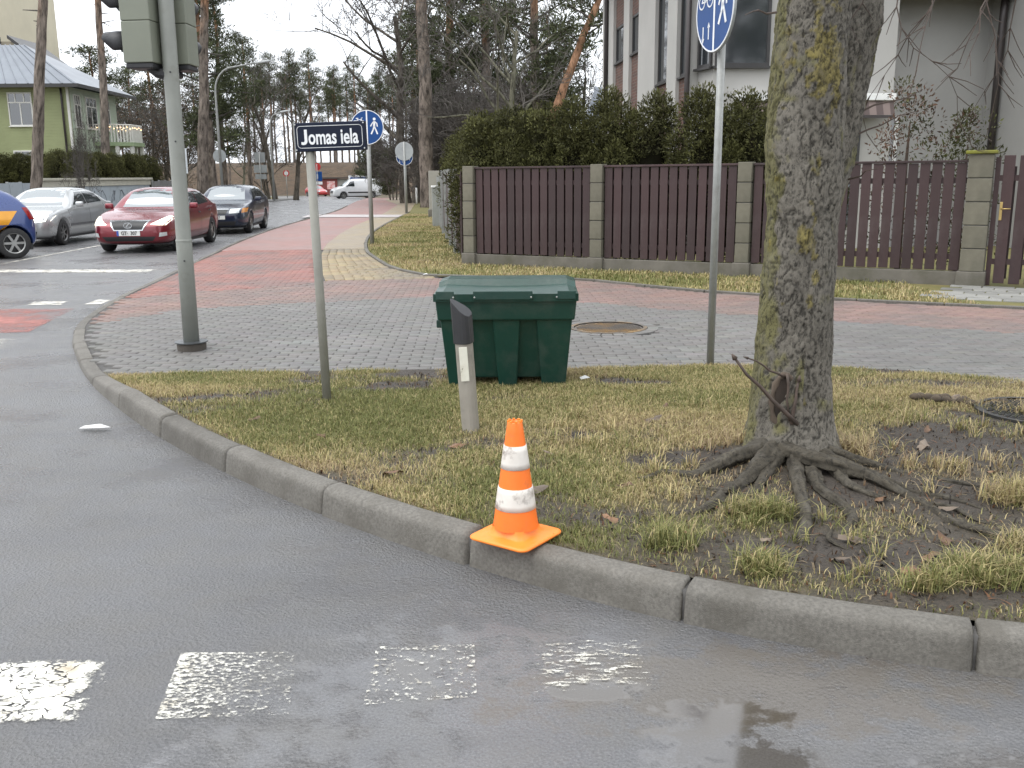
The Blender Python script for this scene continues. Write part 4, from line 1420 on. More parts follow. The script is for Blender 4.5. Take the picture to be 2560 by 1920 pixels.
def manhole(label, x, y, z, r, matl, stones=True, name='manhole_cover'):
    t = thing(name, label, 'manhole cover', (x, y, z))
    m = MB(); m.lathe([(r * .98, -.03), (r * 1.1, -.03), (r * 1.1, .004), (r * .99, .004)], 48, cap=False); m.build('frame', matl, t)
    m = MB(); m.lathe([(0, -.006), (r * .97, -.006), (r * .97, -.03)], 48, cap=False); m.build('lid', matl, t)
    m = MB(); s = .052
    for i in range(-12, 13):
        for j in range(-12, 13):
            px, py = i * s + (j % 2) * s / 2, j * s * .6
            if px * px + py * py < (r * .9) ** 2: m.box((px, py, -.003), (.034, .013, .007), 0)
    o = m.build('tread_pattern', matl, t); o['kind'] = 'stuff'
    if stones:
        ns = 24
        for k in range(ns):
            a0, a1 = 2 * PI * k / ns + .012, 2 * PI * (k + 1) / ns - .012
            m = MB(); ri, ro = r * 1.12, r * 1.42
            m.prism([(ri * math.cos(a0), ri * math.sin(a0)), (ro * math.cos(a0), ro * math.sin(a0)), (ro * math.cos((a0 + a1) / 2), ro * math.sin((a0 + a1) / 2)), (ro * math.cos(a1), ro * math.sin(a1)), (ri * math.cos(a1), ri * math.sin(a1))], -.03, rng.uniform(-.002, .003))
            me = m.mesh('ring_stone', .004)
            n_ = len(me.vertices); c4 = np.ones((n_, 4), np.float32); c4[:, :3] = tint((.155, .15, .14), rng)
            a = me.color_attributes.new('col', 'FLOAT_COLOR', 'POINT'); a.data.foreach_set('color', c4.ravel())
            link('ring_stone', me, PAVER, t)
    return t


manhole('round rusty ochre manhole cover ringed by stones in the grey paving', MH[0], MH[1], PZ + .004, .36, IRON)
manhole('dark iron manhole cover sunk in the muddy grass at the frame edge', 3.27, 5.72, vz(3.2, 5.72) + .02, .33, mat('dark_iron', (.05, .048, .045), (.03, .03, .028), rough=.5, metal=.3, bumpk=.3, bscale=60), False)
# clod of turned earth and scraps of litter
mb = MB()
for k in range(16):
    mb.lathe([(0, 0), (.03, .005), (.04, .02), (.02, .04), (0, .045)], 7, (2.85 + rng.gauss(0, .12), 6.02 + rng.gauss(0, .05), vz(2.85, 6.0) + rng.uniform(-.01, .02)))
tag(mb.build('earth_mound', mat('clod', (.10, .075, .05), (.05, .04, .03), scale=18, rough=.95, bumpk=.8, bscale=30), smooth=True), 'small mound of dug earth near the paving edge', 'mound', kind='stuff')
PAPER = mat('litter_white', (.72, .72, .70), rough=.5)
for x, y, z, l in ((.55, 6.95, None, 'scrap of white litter in the grass beside the bin'), (-2.72, 5.98, .02, 'flattened white cup lying on the road near the kerb'),
                   (-1.35, 14.98, .09, 'white scrap of litter on the path edging')):
    mb = MB(); zz = vz(x, y) + .02 if z is None else z
    s = .10 if z == .02 else .04
    mb.add([(-s, -.02, 0), (s * .6, -.03, .012), (s, .02, .004), (s * .2, .035, .02), (-s * .9, .03, .006)], [(0, 1, 2, 3, 4)])
    o = mb.build('litter_scrap', PAPER, loc=(x, y, zz), rz=rng.uniform(-.3, .3)); tag(o, l, 'litter')
# ================================================================ plank fence, gate, hedge, grey house
PLANK = mat('plum_brown_plank', (.050, .025, .024), (.035, .0185, .0185), scale=4, rough=.55, bumpk=.35, bscale=25, bdist=.003, stretch=(1, 1, .15), rand=.26,
            dirt=(.066, .045, .043), dscale=3, dlo=.5, dhi=.75)
BLOCK = mat('pillar_block', (.165, .153, .115), (.13, .12, .09), scale=6, rough=.85, bumpk=.5, bscale=70, rand=.1, dirt=(.12, .115, .085), dscale=4, dlo=.5, dhi=.75)
PLINTH = mat('plinth_concrete', (.17, .155, .13), (.125, .115, .098), scale=3, rough=.9, bumpk=.4, bscale=40, dirt=(.09, .085, .06), dscale=2, dlo=.45, dhi=.7)
MOSS = mat('mossy_cap', (.19, .19, .03), (.13, .12, .04), scale=7, rough=.95, bumpk=.7, bscale=40)
FRZ = math.atan2(FDIR[1], FDIR[0])
POSTS = [0, 2.44, 4.86, 8.02]
plank_me = MB().box((0, 0, 0), (.126, .022, 1.0)).mesh('plank', .003)
plank_me.materials.append(PLANK)


def planks(parent, x0, x1, y, z0, z1, pitch, w=.126):
    n = max(2, int(round((x1 - x0) / pitch)))
    p = (x1 - x0) / n
    for i in range(n):
        o = bpy.data.objects.new('plank', plank_me); col.objects.link(o); o.parent = parent
        o.location = (x0 + p * (i + .5), y, (z0 + z1) / 2 + rng.uniform(-.004, .004))
        o.scale = (w / .126 * p / pitch, 1, z1 - z0)
        o.rotation_euler = (0, rng.uniform(-.003, .003), 0)


def rails(parent, x0, x1, y, zs):
    for z in zs: MB().box(((x0 + x1) / 2, y, z), (x1 - x0, .04, .075)).build('rail', PLANK, parent)


plabels = ['plum brown plank fence bay at the corner beside the side fence', 'plum brown plank fence bay behind the leaning right hand path sign pole',
           'long plum brown plank fence bay behind the big tree, ending at the gate']
plabels[1] = 'plum brown plank fence bay between two block pillars, crossed by the tall sign pole'
for i in range(3):
    f = thing('plank_fence_bay', plabels[i], 'fence', (*FA, PZ), FRZ, 'plank fence bays')
    a, b = POSTS[i] + .115, POSTS[i + 1] - (.115 if i < 2 else .15)
    MB().b2(a, b, -.07, .07, 0, .20).build('plinth', PLINTH, f, bevel=.008)
    rails(f, a + .003, b - .003, .005, (.40, 1.42))
    planks(f, a + .005, b - .005, -.028, .215, 1.655, .153)
    planks(f, a + .02, b - .02, .045, .23, 1.60, .153, .10 if i < 2 else .07)
    MB().b2(a + .002, b - .002, -.06, .07, 1.658, 1.69).build('top_rail', PLANK, f, bevel=.004)


def pillar(label, s, w, nblk, hb, cap):
    p = thing('block_pillar', label, 'pillar', (*(FA + FDIR * s), PZ), FRZ, 'concrete block fence pillars')
    MB().b2(-w / 2 - .03, w / 2 + .03, -w / 2 - .03, w / 2 + .03, 0, .215).build('footing', PLINTH, p, bevel=.008)
    bm_ = MB().b2(-w / 2, w / 2, -w / 2, w / 2, .004, hb - .008).mesh('block', .008)
    bm_.materials.append(BLOCK)
    MB().b2(-w / 2 + .012, w / 2 - .012, -w / 2 + .012, w / 2 - .012, .1, .215 + nblk * hb - .01).build('core', MORTAR, p)
    for k in range(nblk):
        o = bpy.data.objects.new('block', bm_); col.objects.link(o); o.parent = p; o.location = (rng.uniform(-.003, .003), rng.uniform(-.003, .003), .215 + k * hb)
    z = .215 + nblk * hb
    if cap: MB().b2(-w / 2 - .04, w / 2 + .04, -w / 2 - .04, w / 2 + .04, z, z + .045).build('cap', MOSS, p, bevel=.012)


pillar('concrete block pillar at the fence corner by the side fence', 0, .21, 5, .3, False)
pillar('concrete block pillar between the first two fence bays', POSTS[1], .21, 5, .3, False)
pillar('concrete block pillar between the tall sign pole and the big tree', POSTS[2], .21, 5, .3, False)
pillar('thick block pillar with mossy cap beside the gate', POSTS[3], .30, 5, .31, True)
gt = thing('garden_gate', 'dark plank garden gate with brass handle at the frame edge', 'gate', (*(FA + FDIR * (POSTS[3] + .2)), PZ), FRZ)
for x in (0.0, 1.2): MB().b2(x - .03, x + .03, -.01, .05, .03, 1.72).build('gate_frame', PLANK, gt)
rails(gt, .03, 1.17, .02, (.35, 1.45))
planks(gt, .04, 1.16, -.02, .06, 1.74, .187, .135)
planks(gt, .06, 1.14, .055, .12, 1.60, .187, .15)
mb = MB(); mb.b2(.065, .10, -.04, -.032, .9, 1.14)
BRASS = mat('brass', (.55, .40, .16), (.42, .30, .12), rough=.35, metal=.8)
hp = mb.build('handle_plate', BRASS, gt, bevel=.003)
MB().tube([(.082, -.04, 1.05), (.082, -.075, 1.05), (.2, -.08, 1.052)], .008, 8).build('handle', BRASS, hp, smooth=True)
p = FA + FDIR * (POSTS[3] + 1.55)
tag(MB().box((0, 0, .9), (.3, .3, 1.8)).build('block_pillar', BLOCK, bevel=.01, loc=(*p, PZ), rz=FRZ), 'plain block pillar beyond the gate outside the frame', 'pillar', 'concrete block fence pillars')
# stone slabs before the gate
gp = bpy.data.objects.new('gate_path', None); col.objects.link(gp); gp.location = (*(FA + FDIR * (POSTS[3] + .75)), PZ + .028); gp.rotation_euler = (0, 0, FRZ)
tag(gp, 'grey stone slab path leading to the gate', kind='structure')
SLAB = mat('grey_slab', (.26, .255, .235), (.18, .178, .165), scale=5, rough=.6, bumpk=.4, bscale=40, rand=.28)
sm = MB().b2(-.19, .19, -.09, .09, -.05, 0).mesh('slab', .008); sm.materials.append(SLAB)
for j in range(8):
    for i in range(-2, 3):
        o = bpy.data.objects.new('slab', sm); col.objects.link(o); o.parent = gp
        o.location = ((i + .5 * (j % 2)) * .395 - j * .04, -.2 - j * .195, rng.uniform(-.006, .004)); o.rotation_euler = (0, 0, rng.uniform(-.02, .02))

# ---- side fence running back along the footpath
SA, SB = np.array((-.80, 17.05)), np.array((-2.9, 37.0))
sdv = SB - SA; SL = np.linalg.norm(sdv); SRZ = math.atan2(sdv[1], sdv[0])
DARKF = mat('dark_fence_sheet', (.075, .06, .052), (.05, .042, .038), rough=.5, bumpk=.2, bscale=20)
sf = thing('side_fence', 'dark slatted side fence receding along the footpath', 'fence', (*SA, PZ), SRZ)
rails(sf, .1, 8.9, .02, (.4, 1.4))
planks(sf, .1, 8.9, .055, .15, 1.62, .16)
for x in (2.2, 4.4, 6.6, 8.9): MB().b2(x - .05, x + .05, -.02, .12, 0, 1.7).build('post', GALV, sf)
sg_ = thing('side_gate', 'pale grey metal driveway gate beyond the dark side fence', 'gate', (*(SA + sdv / SL * 9.1), PZ), SRZ)
MB().b2(0, 5.2, 0, .04, .1, 1.5).build('gate_sheet', mat('pale_gate', (.36, .38, .36), (.30, .31, .30), rough=.4), sg_)
for x in np.arange(.0, 5.3, .52): MB().b2(x - .02, x + .02, .04, .075, .05, 1.55).build('gate_bar', GALV, sg_)
mc = thing('meter_cabinet', 'pale meter cabinet with white lid standing by the side gate', 'cabinet', (*(SA + sdv / SL * 13.2 + np.array((-.06, 0))), PZ), SRZ)
MB().b2(-.25, .25, 0, .2, 0, 1.2).build('case', mat('pale_cabinet', (.30, .31, .285), (.26, .265, .245), rough=.5), mc, bevel=.01)
MB().b2(-.28, .28, -.02, .22, 1.205, 1.26).build('lid', WHITEP, mc, bevel=.01)
nb = thing('notice_board', 'small notice with green and white paper on the side fence', 'notice', (*(SA + sdv / SL * 7.3), PZ), SRZ)
MB().b2(-.3, .3, .07, .09, .95, 1.5).build('panel', mat('notice_paper', (.55, .62, .55), (.16, .3, .2), scale=5, rough=.4), nb)
MB().b2(-.2, .1, .07, .085, .6, .85).build('paper', WHITEP, nb)
bp = thing('beige_pillar', 'tall pale beige pillar at the end of the side fence', 'pillar', (*SB, PZ), SRZ)
MB().b2(-.3, .3, -.25, .25, 0, .3).build('base', PLINTH, bp, bevel=.01)
MB().b2(-.25, .25, -.2, .2, .305, 1.75).build('shaft', mat('pale_render', (.32, .305, .265), (.28, .27, .235), rough=.8), bp, bevel=.01)


# ---- thuja hedge
def leaf_cloud(centers, radii, per, size, seed, c_in, c_out, flat=1.0, up=.5, aspect=.42):
    """many small sprays over a set of lumps"""
    g = np.random.default_rng(seed)
    cen = np.repeat(np.array(centers), per, 0); rad = np.repeat(np.array(radii), per)
    n = len(cen)
    d = g.normal(0, 1, (n, 3)); d /= np.linalg.norm(d, axis=1)[:, None]
    rr = rad * g.uniform(.55, 1.08, n) ** .6
    P = cen + d * rr[:, None] * np.array((1, 1, flat))
    ax = d + g.normal(0, .45, (n, 3)); ax[:, 2] += up; ax /= np.linalg.norm(ax, axis=1)[:, None]
    sd_ = np.cross(ax, g.normal(0, 1, (n, 3))); sd_ /= np.linalg.norm(sd_, axis=1)[:, None] + 1e-9
    L = size * g.uniform(.6, 1.4, n)[:, None]
    W = L * aspect
    base = P - ax * L * .3
    Vv = np.stack([base, base + ax * L * .55 + sd_ * W * .5, base + ax * L, base + ax * L * .5 - sd_ * W * .5], 1)
    Fq = np.arange(n)[:, None] * 4 + np.array([[0, 1, 2, 3]])
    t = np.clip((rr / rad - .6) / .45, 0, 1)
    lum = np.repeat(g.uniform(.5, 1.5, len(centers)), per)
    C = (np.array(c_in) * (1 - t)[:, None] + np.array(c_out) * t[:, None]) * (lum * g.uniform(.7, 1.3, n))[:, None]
    return Vv.reshape(-1, 3), Fq, np.repeat(C, 4, 0)


THUJA = colmat('thuja_spray', rough=.7, spec=.2, trans=.12)
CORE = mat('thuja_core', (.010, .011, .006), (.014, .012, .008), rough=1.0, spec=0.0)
TRUNKM = mat('shrub_stem', (.10, .07, .05), (.06, .045, .035), rough=.9)


def thuja_meshes(seed, h, r, c_out=(.08, .081, .027), brown=0.0, core=True, per=280, nl=84):
    g = random.Random(seed)
    cen, rad = [], []
    for k in range(nl):
        z = h * (.12 + .86 * (k + .5) / nl)
        prof = r * (1 - max(0, (z / h - .52) / .52) ** 2 * .9) * (.85 if z < .3 * h else 1)
        a = g.uniform(0, 2 * PI)
        q = prof * g.uniform(.5, .98)
        cen.append((q * math.cos(a), q * math.sin(a), z)); rad.append(g.uniform(.13, .27) * r / .55)
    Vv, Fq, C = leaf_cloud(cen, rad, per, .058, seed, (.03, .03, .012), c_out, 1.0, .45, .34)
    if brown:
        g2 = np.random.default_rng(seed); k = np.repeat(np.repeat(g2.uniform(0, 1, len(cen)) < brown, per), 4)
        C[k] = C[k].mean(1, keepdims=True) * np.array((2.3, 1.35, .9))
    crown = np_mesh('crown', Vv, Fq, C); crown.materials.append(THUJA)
    cm = None
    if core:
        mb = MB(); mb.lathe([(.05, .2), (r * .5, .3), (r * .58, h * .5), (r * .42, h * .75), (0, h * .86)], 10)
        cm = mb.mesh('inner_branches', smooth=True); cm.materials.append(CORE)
    st = MB(); st.tube([(0, 0, -.05), (.02, 0, h * .4), (0, .02, h * .8)], [.05, .04, .01], 7)
    sm_ = st.mesh('trunk'); sm_.materials.append(TRUNKM)
    return crown, cm, sm_


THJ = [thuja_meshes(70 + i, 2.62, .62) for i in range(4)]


def thuja(label, x, y, h=1.0, w=1.0, k=0, group='thuja bushes behind the plank fence', me=None, name='thuja_bush'):
    t = thing(name, label, 'bush', (x, y, PZ), rng.uniform(0, 6), group)
    t.scale = (w, w, h)
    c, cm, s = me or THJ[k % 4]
    link('crown', c, None, t)
    if cm: link('inner_branches', cm, None, t)
    link('trunk', s, None, t)
    return t


fn = np.array((-FDIR[1], FDIR[0]))                       # behind the fence


def behind(s, off): return FA + FDIR * s + fn * off


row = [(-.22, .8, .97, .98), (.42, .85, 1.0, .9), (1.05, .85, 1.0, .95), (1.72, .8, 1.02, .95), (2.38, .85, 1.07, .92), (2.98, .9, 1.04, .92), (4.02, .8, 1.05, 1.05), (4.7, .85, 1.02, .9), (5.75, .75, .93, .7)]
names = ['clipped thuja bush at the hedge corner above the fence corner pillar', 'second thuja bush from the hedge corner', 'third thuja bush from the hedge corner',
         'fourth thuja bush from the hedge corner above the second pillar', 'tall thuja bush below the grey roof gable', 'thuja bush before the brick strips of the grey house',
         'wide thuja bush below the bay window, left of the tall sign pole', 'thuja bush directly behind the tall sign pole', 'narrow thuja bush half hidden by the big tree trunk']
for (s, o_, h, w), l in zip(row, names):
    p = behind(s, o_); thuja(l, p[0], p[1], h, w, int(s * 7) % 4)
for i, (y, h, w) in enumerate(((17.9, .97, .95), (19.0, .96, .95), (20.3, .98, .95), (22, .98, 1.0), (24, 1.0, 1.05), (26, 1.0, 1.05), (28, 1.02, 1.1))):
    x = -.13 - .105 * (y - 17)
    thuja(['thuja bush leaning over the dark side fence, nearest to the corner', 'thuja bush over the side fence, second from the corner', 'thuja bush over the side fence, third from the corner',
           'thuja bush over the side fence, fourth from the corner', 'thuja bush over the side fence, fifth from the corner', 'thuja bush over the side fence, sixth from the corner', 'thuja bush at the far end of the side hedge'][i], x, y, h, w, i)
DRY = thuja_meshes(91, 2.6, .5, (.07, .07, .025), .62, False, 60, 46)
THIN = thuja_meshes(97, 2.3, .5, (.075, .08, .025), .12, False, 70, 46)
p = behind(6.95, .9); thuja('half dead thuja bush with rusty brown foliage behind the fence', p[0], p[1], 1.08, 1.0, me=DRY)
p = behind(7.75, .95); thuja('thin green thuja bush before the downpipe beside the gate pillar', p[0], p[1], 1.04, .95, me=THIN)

# ---- grey house
STUCCO = mat('grey_stucco', (.34, .333, .318), (.305, .299, .286), scale=1.2, rough=.9, bumpk=.5, bscale=140, bdist=.004)
STUCCO_P = mat('pale_stucco', (.41, .398, .374), (.375, .364, .343), scale=1.2, rough=.9, bumpk=.5, bscale=140, bdist=.004)
FRAMEM = mat('dark_frame', (.035, .033, .032), (.03, .028, .027), rough=.4)
PIPE = mat('brown_downpipe', (.055, .047, .045), (.045, .038, .037), rough=.4, metal=.3)
GLASS = mat('window_glass', (.03, .035, .038), (.022, .026, .03), scale=.7, rough=.05, spec=.9, ior=1.75, rvar=.02)
SOFFIT = mat('brown_soffit', (.10, .055, .035), (.075, .042, .03), rough=.6)


def brick_wall_mat():
    m, nt, p = newmat('red_brick')
    v = pos(nt, 'Object')
    mp = N(nt, 'ShaderNodeMapping'); mp.inputs['Rotation'].default_value = (PI / 2, 0, 0)
    sx = N(nt, 'ShaderNodeSeparateXYZ'); nt.links.new(v, sx.inputs[0])
    cb_ = N(nt, 'ShaderNodeCombineXYZ'); nt.links.new(math_(nt, 'ADD', sx.outputs[0], sx.outputs[1]), cb_.inputs[0]); nt.links.new(sx.outputs[2], cb_.inputs[1])
    b = N(nt, 'ShaderNodeTexBrick', Scale=1.0); nt.links.new(cb_.outputs[0], b.inputs['Vector'])
    b.inputs['Color1'].default_value = (.14, .062, .044, 1); b.inputs['Color2'].default_value = (.07, .038, .03, 1); b.inputs['Mortar'].default_value = (.14, .12, .105, 1)
    b.inputs['Mortar Size'].default_value = .008; b.inputs['Brick Width'].default_value = .22; b.inputs['Row Height'].default_value = .075; b.inputs['Bias'].default_value = -.1
    n = ramp(nt, noise_t(nt, v, 9, 4.0), [(.35, 0.0), (.7, .5)])
    nt.links.new(mixc(nt, n, b.outputs[0], (.095, .062, .052)), p.inputs['Base Color'])
    p.inputs['Roughness'].default_value = .85
    nt.links.new(bump(nt, math_(nt, 'SUBTRACT', 1.0, b.outputs['Fac']), .6, .008), p.inputs['Normal'])
    return m


BRICK = brick_wall_mat()
hs2 = thing('grey_house', 'modern grey stucco house with brick strips, bay window and awning behind the fence', 'house', (3.64, 20.0, 0), math.atan(.09))
HT = 7.1
# side wall (local x = 0, running back along +y): recessed core, pillars proud of it
core = MB().b2(.16, 9, .61, 9.6, 0, HT).build('wall_core', STUCCO, hs2)
strips = [(6.6, 8.0, 4.63, 5.58), (4.8, 5.9, 4.63, 5.58), (1.9, 3.06, 3.63, 5.55), (.12, 1.1, 3.6, 5.9)]
pill = [(8.0, 9.62), (5.9, 6.6), (3.06, 4.8), (1.1, 1.9), (-.02, .12)]
for y0, y1 in pill: MB().b2(0, .2, y0, y1, 0, HT).build('wall_pillar', STUCCO_P, hs2)


def window(parent, m, w, h, bars=(), fm=None, d=.09, sill=True):
    """opening w x h centred at local origin, facing -Y"""
    fm = fm or FRAMEM
    f = MB(); t = .06
    f.b2(-w / 2, w / 2, -.02, d, -h / 2, -h / 2 + t); f.b2(-w / 2, w / 2, -.02, d, h / 2 - t, h / 2)
    f.b2(-w / 2, -w / 2 + t, -.02, d, -h / 2 + t, h / 2 - t); f.b2(w / 2 - t, w / 2, -.02, d, -h / 2 + t, h / 2 - t)
    for b in bars:
        if b[0] == 'v': f.b2(b[1] - .03, b[1] + .03, -.015, d, b[2], b[3])
        else: f.b2(b[2], b[3], -.013, d, b[1] - .03, b[1] + .03)
    o = f.build('window', fm, parent); o.matrix_local = m
    MB().b2(-w / 2 + t * .5, w / 2 - t * .5, .012, .03, -h / 2 + t * .5, h / 2 - t * .5).build('pane', GLASS, o)
    if sill: MB().b2(-w / 2 - .05, w / 2 + .05, -.08, d, -h / 2 - .045, -h / 2 - .002).build('sill', fm, o)
    return o


RZ90 = Matrix.Rotation(-PI / 2, 4, 'Z')
for y0, y1, z0, z1 in strips:
    MB().b2(.08, .16, y0 + .003, y1 - .003, 0, z0 - .05).build('brick_strip', BRICK, hs2)
    MB().b2(.08, .16, y0 + .003, y1 - .003, z1 + .002, HT).build('brick_strip', BRICK, hs2)
    window(hs2, Matrix.Translation((.1, (y0 + y1) / 2, (z0 + z1) / 2)) @ RZ90, y1 - y0 - .02, z1 - z0)
MB().tube([(-.12, 8.75, HT), (-.06, 8.75, HT - .35), (-.06, 8.75, 0)], .06, 10).build('downpipe', PIPE, hs2, smooth=True)
MB().tube([(-.07, -.06, HT), (-.07, -.06, 0)], .055, 10).build('downpipe', PIPE, hs2, smooth=True)
# front volume with chamfered corner
mb = MB(); mb.prism([(.16, .1), (.16, -.05), (.30, -.6), (4.0, -.6), (4.0, .6), (.16, .6)], 0, HT); mb.build('front_wall', STUCCO_P, hs2)
window(hs2, Matrix.Translation((.86, -.645, 4.75)), 1.08, 2.2, d=.02)
window(hs2, Matrix.Translation((.192, -.346, 4.75)) @ Matrix.Rotation(R(-76), 4, 'Z'), .5, 2.2, d=.02)
window(hs2, Matrix.Translation((1.2, -.645, 1.95)), .62, 1.15, d=.02, sill=False)
window(hs2, Matrix.Translation((2.6, -.645, 1.6)), 1.5, 2.1, d=.02, sill=False)
mb = MB(); mb.b2(.75, 3.9, -.95, -.602, 2.98, 3.11); aw = mb.build('awning', WHITEP, hs2, bevel=.01)


def stripe_mat():
    m, nt, p = newmat('awning_stripes')
    w = N(nt, 'ShaderNodeTexWave', Scale=1.1); w.bands_direction = 'X'; nt.links.new(pos(nt), w.inputs['Vector'])
    nt.links.new(ramp(nt, w.outputs['Fac'], [(.48, (.20, .155, .14)), (.52, (.10, .075, .07))]), p.inputs['Base Color'])
    p.inputs['Roughness'].default_value = .9
    return m


mb = MB(); mb.add([(.78, -.9, 2.97), (3.87, -.9, 2.97), (3.87, -1.0, 2.70), (.78, -1.0, 2.70)], [(0, 1, 2, 3)]); mb.build('valance', stripe_mat(), aw)
MB().b2(.78, 3.87, -1.02, -.98, 2.64, 2.695).build('front_bar', PIPE, aw)
# recess under the low eave, then the near right wing
MB().b2(4.0, 6.6, .3, 1.2, 0, HT).build('recess_wall', STUCCO, hs2)
MB().b2(6.45, 15, -1.6, 1.0, 0, HT).build('wing_wall', STUCCO, hs2)
MB().tube([(6.36, -.3, 5.6), (6.34, -.3, 4.6), (6.34, -.3, 0)], .075, 10).build('downpipe', PIPE, hs2, smooth=True)
mb = MB(); mb.add([(4.01, -.35, 4.95), (6.44, -.6, 4.95), (6.44, .29, 5.3), (4.01, .29, 5.3), (4.01, -.35, 5.1), (6.44, -.6, 5.1), (6.44, .29, 5.5), (4.01, .29, 5.5)],
                  [(3, 2, 1, 0), (4, 5, 6, 7), (0, 1, 5, 4), (1, 2, 6, 5), (2, 3, 7, 6), (3, 0, 4, 7)])
mb.build('porch_roof', SOFFIT, hs2)
DOORW = MB().b2(4.5, 4.58, .24, .298, 0, 2.75).build('door_frame', WHITEP, hs2)
MB().b2(4.02, 4.495, .26, .297, .05, 2.7).build('door', mat('grey_door', (.36, .36, .37), rough=.5), hs2)
mb = MB(); mb.add([(-.6, -1.2, HT), (15.5, -2.6, HT), (15.5, 10.3, HT), (-.6, 10.3, HT), (-.6, -1.2, HT + .18), (15.5, -2.6, HT + .18), (15.5, 10.3, HT + .18), (-.6, 10.3, HT + .18), (3.5, 4.5, HT + 2.4), (11, 4.5, HT + 2.4)],
                  [(3, 2, 1, 0), (0, 1, 5, 4), (1, 2, 6, 5), (2, 3, 7, 6), (3, 0, 4, 7), (4, 5, 9, 8), (5, 6, 9), (6, 7, 8, 9), (7, 4, 8)])
mb.build('roof', mat('dark_tile_roof', (.06, .045, .04), (.045, .035, .033), rough=.6, bumpk=.4, bscale=10), hs2)
MB().tube([(-.66, -1.2, HT + .05), (-.66, 10.3, HT + .05)], .07, 8).build('gutter', PIPE, hs2)

# neighbour house roof behind the hedge
nh = thing('neighbour_house', 'house with grey metal gable roof glimpsed behind the hedge', 'house', (6.3, 46, 0), R(-5))
MB().b2(-2.3, 4, 0, 7, 0, 3.9).build('wall', STUCCO, nh)
mb = MB(); mb.prism([(-2.8, 3.7), (5, 3.7), (3.2, 6.0), (-1.9, 6.0)], 0, .1, Matrix.Rotation(PI / 2, 4, 'X')); 
SEAM = mat('seam_metal', (.18, .20, .225), (.15, .165, .19), scale=.8, rough=.35, metal=.4)
mb = MB(); mb.add([(-2.9, -.6, 3.6), (5, -.6, 3.6), (5, 3.4, 5.9), (-2.3, 3.4, 5.9), (-2.9, 7.5, 3.6), (5, 7.5, 3.6)], [(0, 1, 2, 3), (3, 2, 5, 4), (0, 3, 4)])
rf = mb.build('roof', SEAM, nh)
for k in range(12):
    x = -2.3 + k * .6
    MB().tube([(x - .25, -.6, 3.62), (x, 3.4, 5.93)], .025, 5).build('seam', SEAM, rf)
# ================================================================ vehicles
def paint(name, c, c2=None, metal=.35):
    return mat(name, c, c2 or tuple(t * .9 for t in c), scale=1.5, rough=.28, metal=metal, coat=.8, rvar=.06, dirt=tuple(t * .7 + .02 for t in c), dscale=2.5, dlo=.55, dhi=.9)


CARGLASS = mat('car_glass', (.10, .125, .13), (.07, .09, .095), scale=.6, rough=.06, spec=1.0, ior=2.3, rvar=.02)
SIDEGLASS = mat('car_side_glass', (.03, .036, .04), (.022, .027, .03), scale=.6, rough=.05, spec=.8, ior=1.7, rvar=.02)
TYRE = mat('tyre_rubber', (.018, .018, .019), (.028, .027, .026), scale=12, rough=.8, bumpk=.3, bscale=40)
ALLOY = mat('alloy_rim', (.36, .36, .35), (.26, .26, .25), rough=.35, metal=.7)
CHROME = mat('chrome', (.62, .63, .64), rough=.12, metal=.95)
TRIM = mat('black_trim', (.015, .015, .016), rough=.45)
LIT = emit('lit_headlamp', (1.0, .93, .74), 2.6)
LAMP = mat('headlamp_glass', (.55, .57, .56), (.42, .44, .44), scale=9, rough=.1, coat=.6)
AMBER = mat('amber_lens', (.6, .25, .05), rough=.2)
PLATE = mat('plate_white', (.66, .66, .63), rough=.4)
PLATEBLUE = mat('plate_blue', (.03, .08, .35), rough=.4)


def bake(o, *mods):
    dg = bpy.context.evaluated_depsgraph_get()
    me = bpy.data.meshes.new_from_object(o.evaluated_get(dg))
    o.modifiers.clear(); o.data = me
    return me


